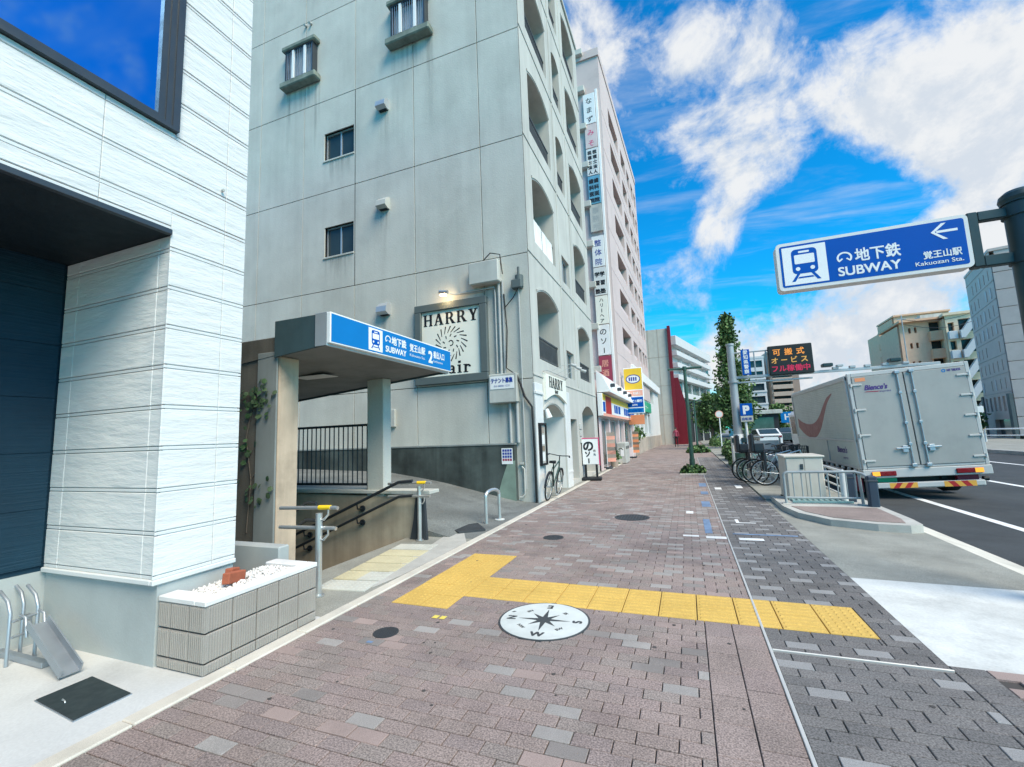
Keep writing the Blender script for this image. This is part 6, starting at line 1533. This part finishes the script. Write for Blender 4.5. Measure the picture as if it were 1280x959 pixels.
def facade(M, u1, v0, v1, wins, parent, wall_m, glass='glass_dark', depth=.3, back=8, band=None):
    b = MB(); b.wall(M, 0, u1, v0, v1, wins, depth, 0, 0, 1); b.box((0.02, v0, -back), (u1-.02, v1-.02, -depth-.01), 0, M); b.box((-.05, v1, -back), (u1+.05, v1+.35, .05), 0, M); return b.build('wall', [wall_m, glass], parent)
o = thing('white_apartments', 'far white apartment block with dark strip windows behind the gantry', 'building', (10, 90, 0))
Mx = F((8.2, 88, 0), 4); facade(Mx, 5.4, -.1, 13.5, [(u, v, u+2.2, v+1.2) for v in (3.4, 5.6, 7.8, 10.0, 11.9) for u in (.4, 2.9)], o, 'white_wall')
MB().box((.2, 2.2, 0), (5.2, 3.1, .6), 0, Mx).build('canopy', 'glass_green', o)
for v in (3.4, 5.6, 7.8, 10): MB().box((-.05, v-.3, .0), (5.45, v, .12), 0, Mx).build('floor_band', 'white_wall', o)
o = thing('brown_apartments', 'far brown balcony tower between the white block and the truck', 'building', (16.4, 92, 0))
Mx = F((14.6, 90, 0), 3); facade(Mx, 4.3, -.1, 14.5, [(.3, v, 3.2, v+.62) for v in [1.2+1.25*i for i in range(11)]], o, 'brown_light', depth=.8)
for i in range(11): MB().cbox((.2, .45+1.25*i, 0), (3.3, 1.19+1.25*i, .35), .03, 0, Mx).build('balcony', 'brown_light', o)
MB().box((3.31, -.1, .0), (4.35, 14.3, .25), 0, Mx).build('stair_tower', 'brown_wall', o)
# grey tower across the road
o = thing('grey_tower', 'grey office tower with narrow slit windows across the road', 'building', (21.8, 42.4, 0))
TA = math.degrees(math.atan2(7.5, 2.0)); Mx = F((23.8, 49.9, 0), TA+180); LT = 7.75; TZ2 = 13.7   # faces the road
Mt = F((23.8, 49.9, 0), TA-180)
wins = []; rq_ = random.Random(2)
for k in range(7):
    for j in range(6):
        if rq_.random() < .88: wins.append((.55+1.2*j, 3.6+1.36*k, .75+1.2*j, 4.4+1.36*k))
for j in range(6): wins.append((.4+1.2*j, 2.0, 1.0+1.2*j, 3.1))
wins.append((2.2, 0, 6.2, 1.35))
b = MB(); b.wall(Mt, 0, LT, -.1, TZ2, wins, .25, 0, 0, 1); b.box((0, -.1, -9), (LT-.02, TZ2-.02, -.26), 0, Mt); b.box((-.05, TZ2, -9.05), (LT+.05, TZ2+.2, .05), 0, Mt); b.build('wall', ['tower_light', 'glass_dark'], o)
for k in range(8): MB().box((0.02, 3.36+1.36*k, .0), (LT-.02, 3.4+1.36*k, .03), 0, Mt).build('floor_joint', 'tower_grey', o)
b = MB()
for k in range(7):
    for j in range(6):
        if rq_.random() < .4: b.box((.5+1.2*j, 3.6+1.36*k, .01), (.8+1.2*j, 4.4+1.36*k, .05), 0, Mt)
b.build('blind', 'white_wall', o)
Mt2 = F((23.8, 49.9, 0), TA-180) @ Matrix.Translation((LT+.03, 0, 0)) @ Matrix.Rotation(R(90), 4, 'Y')
b = MB()
for k in range(10): b.plate(.02, .2+1.32*k, 9, 1.48+1.32*k, .06, .02, 0, Mt2)
b.build('cladding', 'tower_grey', o)
MB().box((-.5, -.1, -.6), (.0, 3.3, .1), 0, Mt).build('pier', 'sign_frame', o); MB().box((LT-.6, -.1, 0.01), (LT+.1, 3.2, .2), 0, Mt).build('pier', 'sign_frame', o)
o = thing('hoop_fence', 'white tubular fence on the opposite pavement by the grey tower', 'fence', (18.5, 37.5, 0))
b = MB(); b.tube([(17.8, 37.8, 0), (17.8, 37.8, .75), (17.85, 37.7, .8), (18.75, 36.0, .8), (18.8, 35.9, .75), (18.8, 35.9, 0)], .05, 6); b.tube([(17.8, 37.8, .4), (18.8, 35.9, .4)], .035, 6); b.build('frame', 'white', o)
o = thing('far_post', 'pale post sign on the opposite pavement before the grey tower', 'sign', (18.2, 39, 0)); MB().cyl((18.2, 39, 0), (18.2, 39, 2.2), .05, n=8).build('post', 'white', o); MB().cbox((17.95, 38.9, 1.9), (18.45, 38.95, 2.3), .01).build('panel', 'offwhite', o)
# tan and white apartment blocks
o = thing('zigzag_stair_block', 'white apartment block with zigzag stair balconies beside the grey tower', 'building', (32, 70, 0))
Mz = F((30.7, 69.6, 0), -10); b = MB(); b.wall(Mz, 0, 6, -.1, 14.2, [(.2, v, .75, v+1.1) for v in (2.4, 4.9, 7.4, 9.9, 12.2)]+[(1.15, v, 5.6, v+1.6) for v in (2.0, 4.5, 7.0, 9.5, 12.0)], .6, 0, 0, 1)
b.box((0, -.1, -8), (6, 14, -.61), 0, Mz); b.box((-.2, 14.2, -8), (6.2, 14.5, .3), 0, Mz); b.build('wall', ['cream_wall', 'glass_dark'], o)
for k, v in enumerate((1.3, 3.8, 6.3, 8.8, 11.2)):
    MB().cbox((.05, v, 0), (.85, v+.95, .6), .04, 0, Mz).build('balcony', 'white_wall', o)
    MB().prism([(1.05, v+.0), (1.4, v+.0), (2.3, v+1.3), (4, v+1.3), (4, v+2.3), (2.1, v+2.3), (1.25, v+.95), (1.05, v+.95)], .05, .9, 0, Mz).build('stair_balcony', 'white_wall', o)
o = thing('tan_apartments', 'tan brick apartment block with wrapped corner balconies above the truck', 'building', (26, 72, 0))
Mz = F((27.0, 72, 0), -4); b = MB(); b.wall(Mz, 0, 6, -.1, 14.2, [(.9, v, 1.15, v+.7) for v in (6, 8.4, 10.8, 12.8)]+[(1.5, v, 1.75, v+.7) for v in (6, 8.4, 10.8, 12.8)]+[(3.0, v, 5.6, v+1.25) for v in (5.5, 8.0, 10.5, 12.75)], .7, 0, 0, 1); b.box((0, -.1, -8), (6, 14, -.71), 0, Mz); b.build('wall', ['tan_brick', 'glass_dark'], o)
for v in (4.2, 6.7, 9.2, 11.5): MB().prism([(2.8, 0.75), (4.2, .95), (5.9, .3), (5.9, -.3), (2.8, -.3)], v, v+1.2, 0, Mz @ Matrix(((1, 0, 0, 0), (0, 0, 1, 0), (0, 1, 0, 0), (0, 0, 0, 1)))).build('balcony', 'tan_dark', o)
MB().box((-.2, 14.2, -8), (6.2, 14.45, .9), 0, Mz).build('roof', 'tan_dark', o); MB().box((2.6, 14.46, -3), (4.8, 15.2, -1), 0, Mz).build('roof_plant', 'box_grey', o)
o = thing('tan_tower', 'taller tan apartment tower behind the wrapped balconies', 'building', (33, 92, 0))
Mz = F((33.2, 90, 0), -3); b = MB(); b.wall(Mz, 0, 7, -.1, 18.6, [(.3, v, .9, v+.8) for v in (8, 10.2, 12.4, 14.6)]+[(4.4, 17.2, 5.6, 17.7)], .7, 0, 0, 1); b.box((0, -.1, -8), (7, 18.5, -.71), 0, Mz); b.box((-1.9, -.1, -7), (-.02, 16.2, -.8), 0, Mz); b.build('wall', ['tan_brick', 'glass_dark'], o)
for v in (6.8, 9.0, 11.2, 13.4): MB().cbox((-2.1, v, -1.2), (-.02, v+1.15, .3), .1, 0, Mz).build('balcony', 'tan_dark', o)
MB().box((-.1, 18.6, -8), (7.1, 18.85, .3), 0, Mz).build('roof', 'tan_brick', o)
o = thing('far_house', 'distant tan roofed building seen through the sign bracket', 'building', (60, 100, 0))
MB().box((60, 100, -.1), (72, 112, 30)).build('wall', 'cream_wall', o); MB().box((59.6, 99.6, 30), (72.4, 112.4, 31)).build('roof', 'tan_dark', o); MB().box((61, 99.95, 27), (63, 99.99, 29)).build('window', 'glass_dark', o)
for (p0, p1, sag, lb) in (((23.6, 62, 12.9), (31.5, 66, 13.6), .5, 'upper thin overhead cable before the tan apartments'), ((23.6, 62, 12.4), (31.5, 66, 12.6), .6, 'lower thin overhead cable before the tan apartments')):
    o = thing('overhead_cable', lb, 'cable', p0, 'overhead cables'); a0, a1 = Vector(p0), Vector(p1)
    MB().tube([a0.lerp(a1, i/10)-Vector((0, 0, sag*4*(i/10)*(1-i/10))) for i in range(11)], .03, 5).build('wire', 'black', o)
o = thing('utility_pole', 'slim utility pole carrying the cables before the tan apartments', 'pole', (23.6, 62, 0)); MB().cyl((23.6, 62, -.1), (23.6, 62, 13.4), .08, .05, n=8).build('post', 'pole_grey', o); MB().cbox((23.2, 61.95, 12.9), (24.0, 62.05, 12.98), .01).build('crossarm', 'pole_grey', o)
# ================================================================ person on the pavement
o = thing('person', 'person in dark clothes and red top standing by the red fin down the pavement', 'person', (-.9, 42, 0))
me = bpy.data.meshes.new('body')
J = [(0, 0, .9), (0, 0, 1.15), (0, 0, 1.38), (0, -.01, 1.48), (0, -.03, 1.6), (0, -.03, 1.68), (.09, 0, .86), (.1, -.02, .48), (.1, .02, .08), (.1, -.12, .03), (-.09, 0, .86), (-.1, .04, .48), (-.1, .08, .08), (-.1, -.06, .03),
     (.18, 0, 1.36), (.24, .02, 1.1), (.23, -.06, .86), (.23, -.09, .78), (-.18, 0, 1.36), (-.24, .02, 1.1), (-.23, -.06, .86), (-.23, -.09, .78)]
Ed = [(0, 1), (1, 2), (2, 3), (3, 4), (4, 5), (0, 6), (6, 7), (7, 8), (8, 9), (0, 10), (10, 11), (11, 12), (12, 13), (2, 14), (14, 15), (15, 16), (16, 17), (2, 18), (18, 19), (19, 20), (20, 21)]
Rd = [.14, .13, .14, .055, .09, .07, .09, .06, .04, .035, .09, .06, .04, .035, .06, .045, .035, .03, .06, .045, .035, .03]
me.from_pydata(J, Ed, []); bo = bpy.data.objects.new('body', me); COL.objects.link(bo); bo.parent = o
sk = bo.modifiers.new('skin', 'SKIN'); su = bo.modifiers.new('sub', 'SUBSURF'); su.levels = su.render_levels = 1
for v, r in zip(me.skin_vertices[0].data, Rd): v.radius = (r, r*.8)
me.skin_vertices[0].data[0].use_root = True
dg = bpy.context.evaluated_depsgraph_get(); m2 = bpy.data.meshes.new_from_object(bo.evaluated_get(dg)); bo.modifiers.clear(); bo.data = m2
for q in ('black', 'maroon', 'skin'): m2.materials.append(M_[q])
for p in m2.polygons: p.material_index = 2 if p.center.z > 1.5 else (1 if p.center.z > .95 else 0); p.use_smooth = True
MB().add([(-.9+.1*x, 42-.03+.11*y, 1.66+.09*z) for x, y, z in ico], icf, 0, None, True).build('hair', 'black', o)
print('objects', len(bpy.data.objects), 'tris', sum(sum(len(p.vertices)-2 for p in m.polygons) for m in bpy.data.meshes))
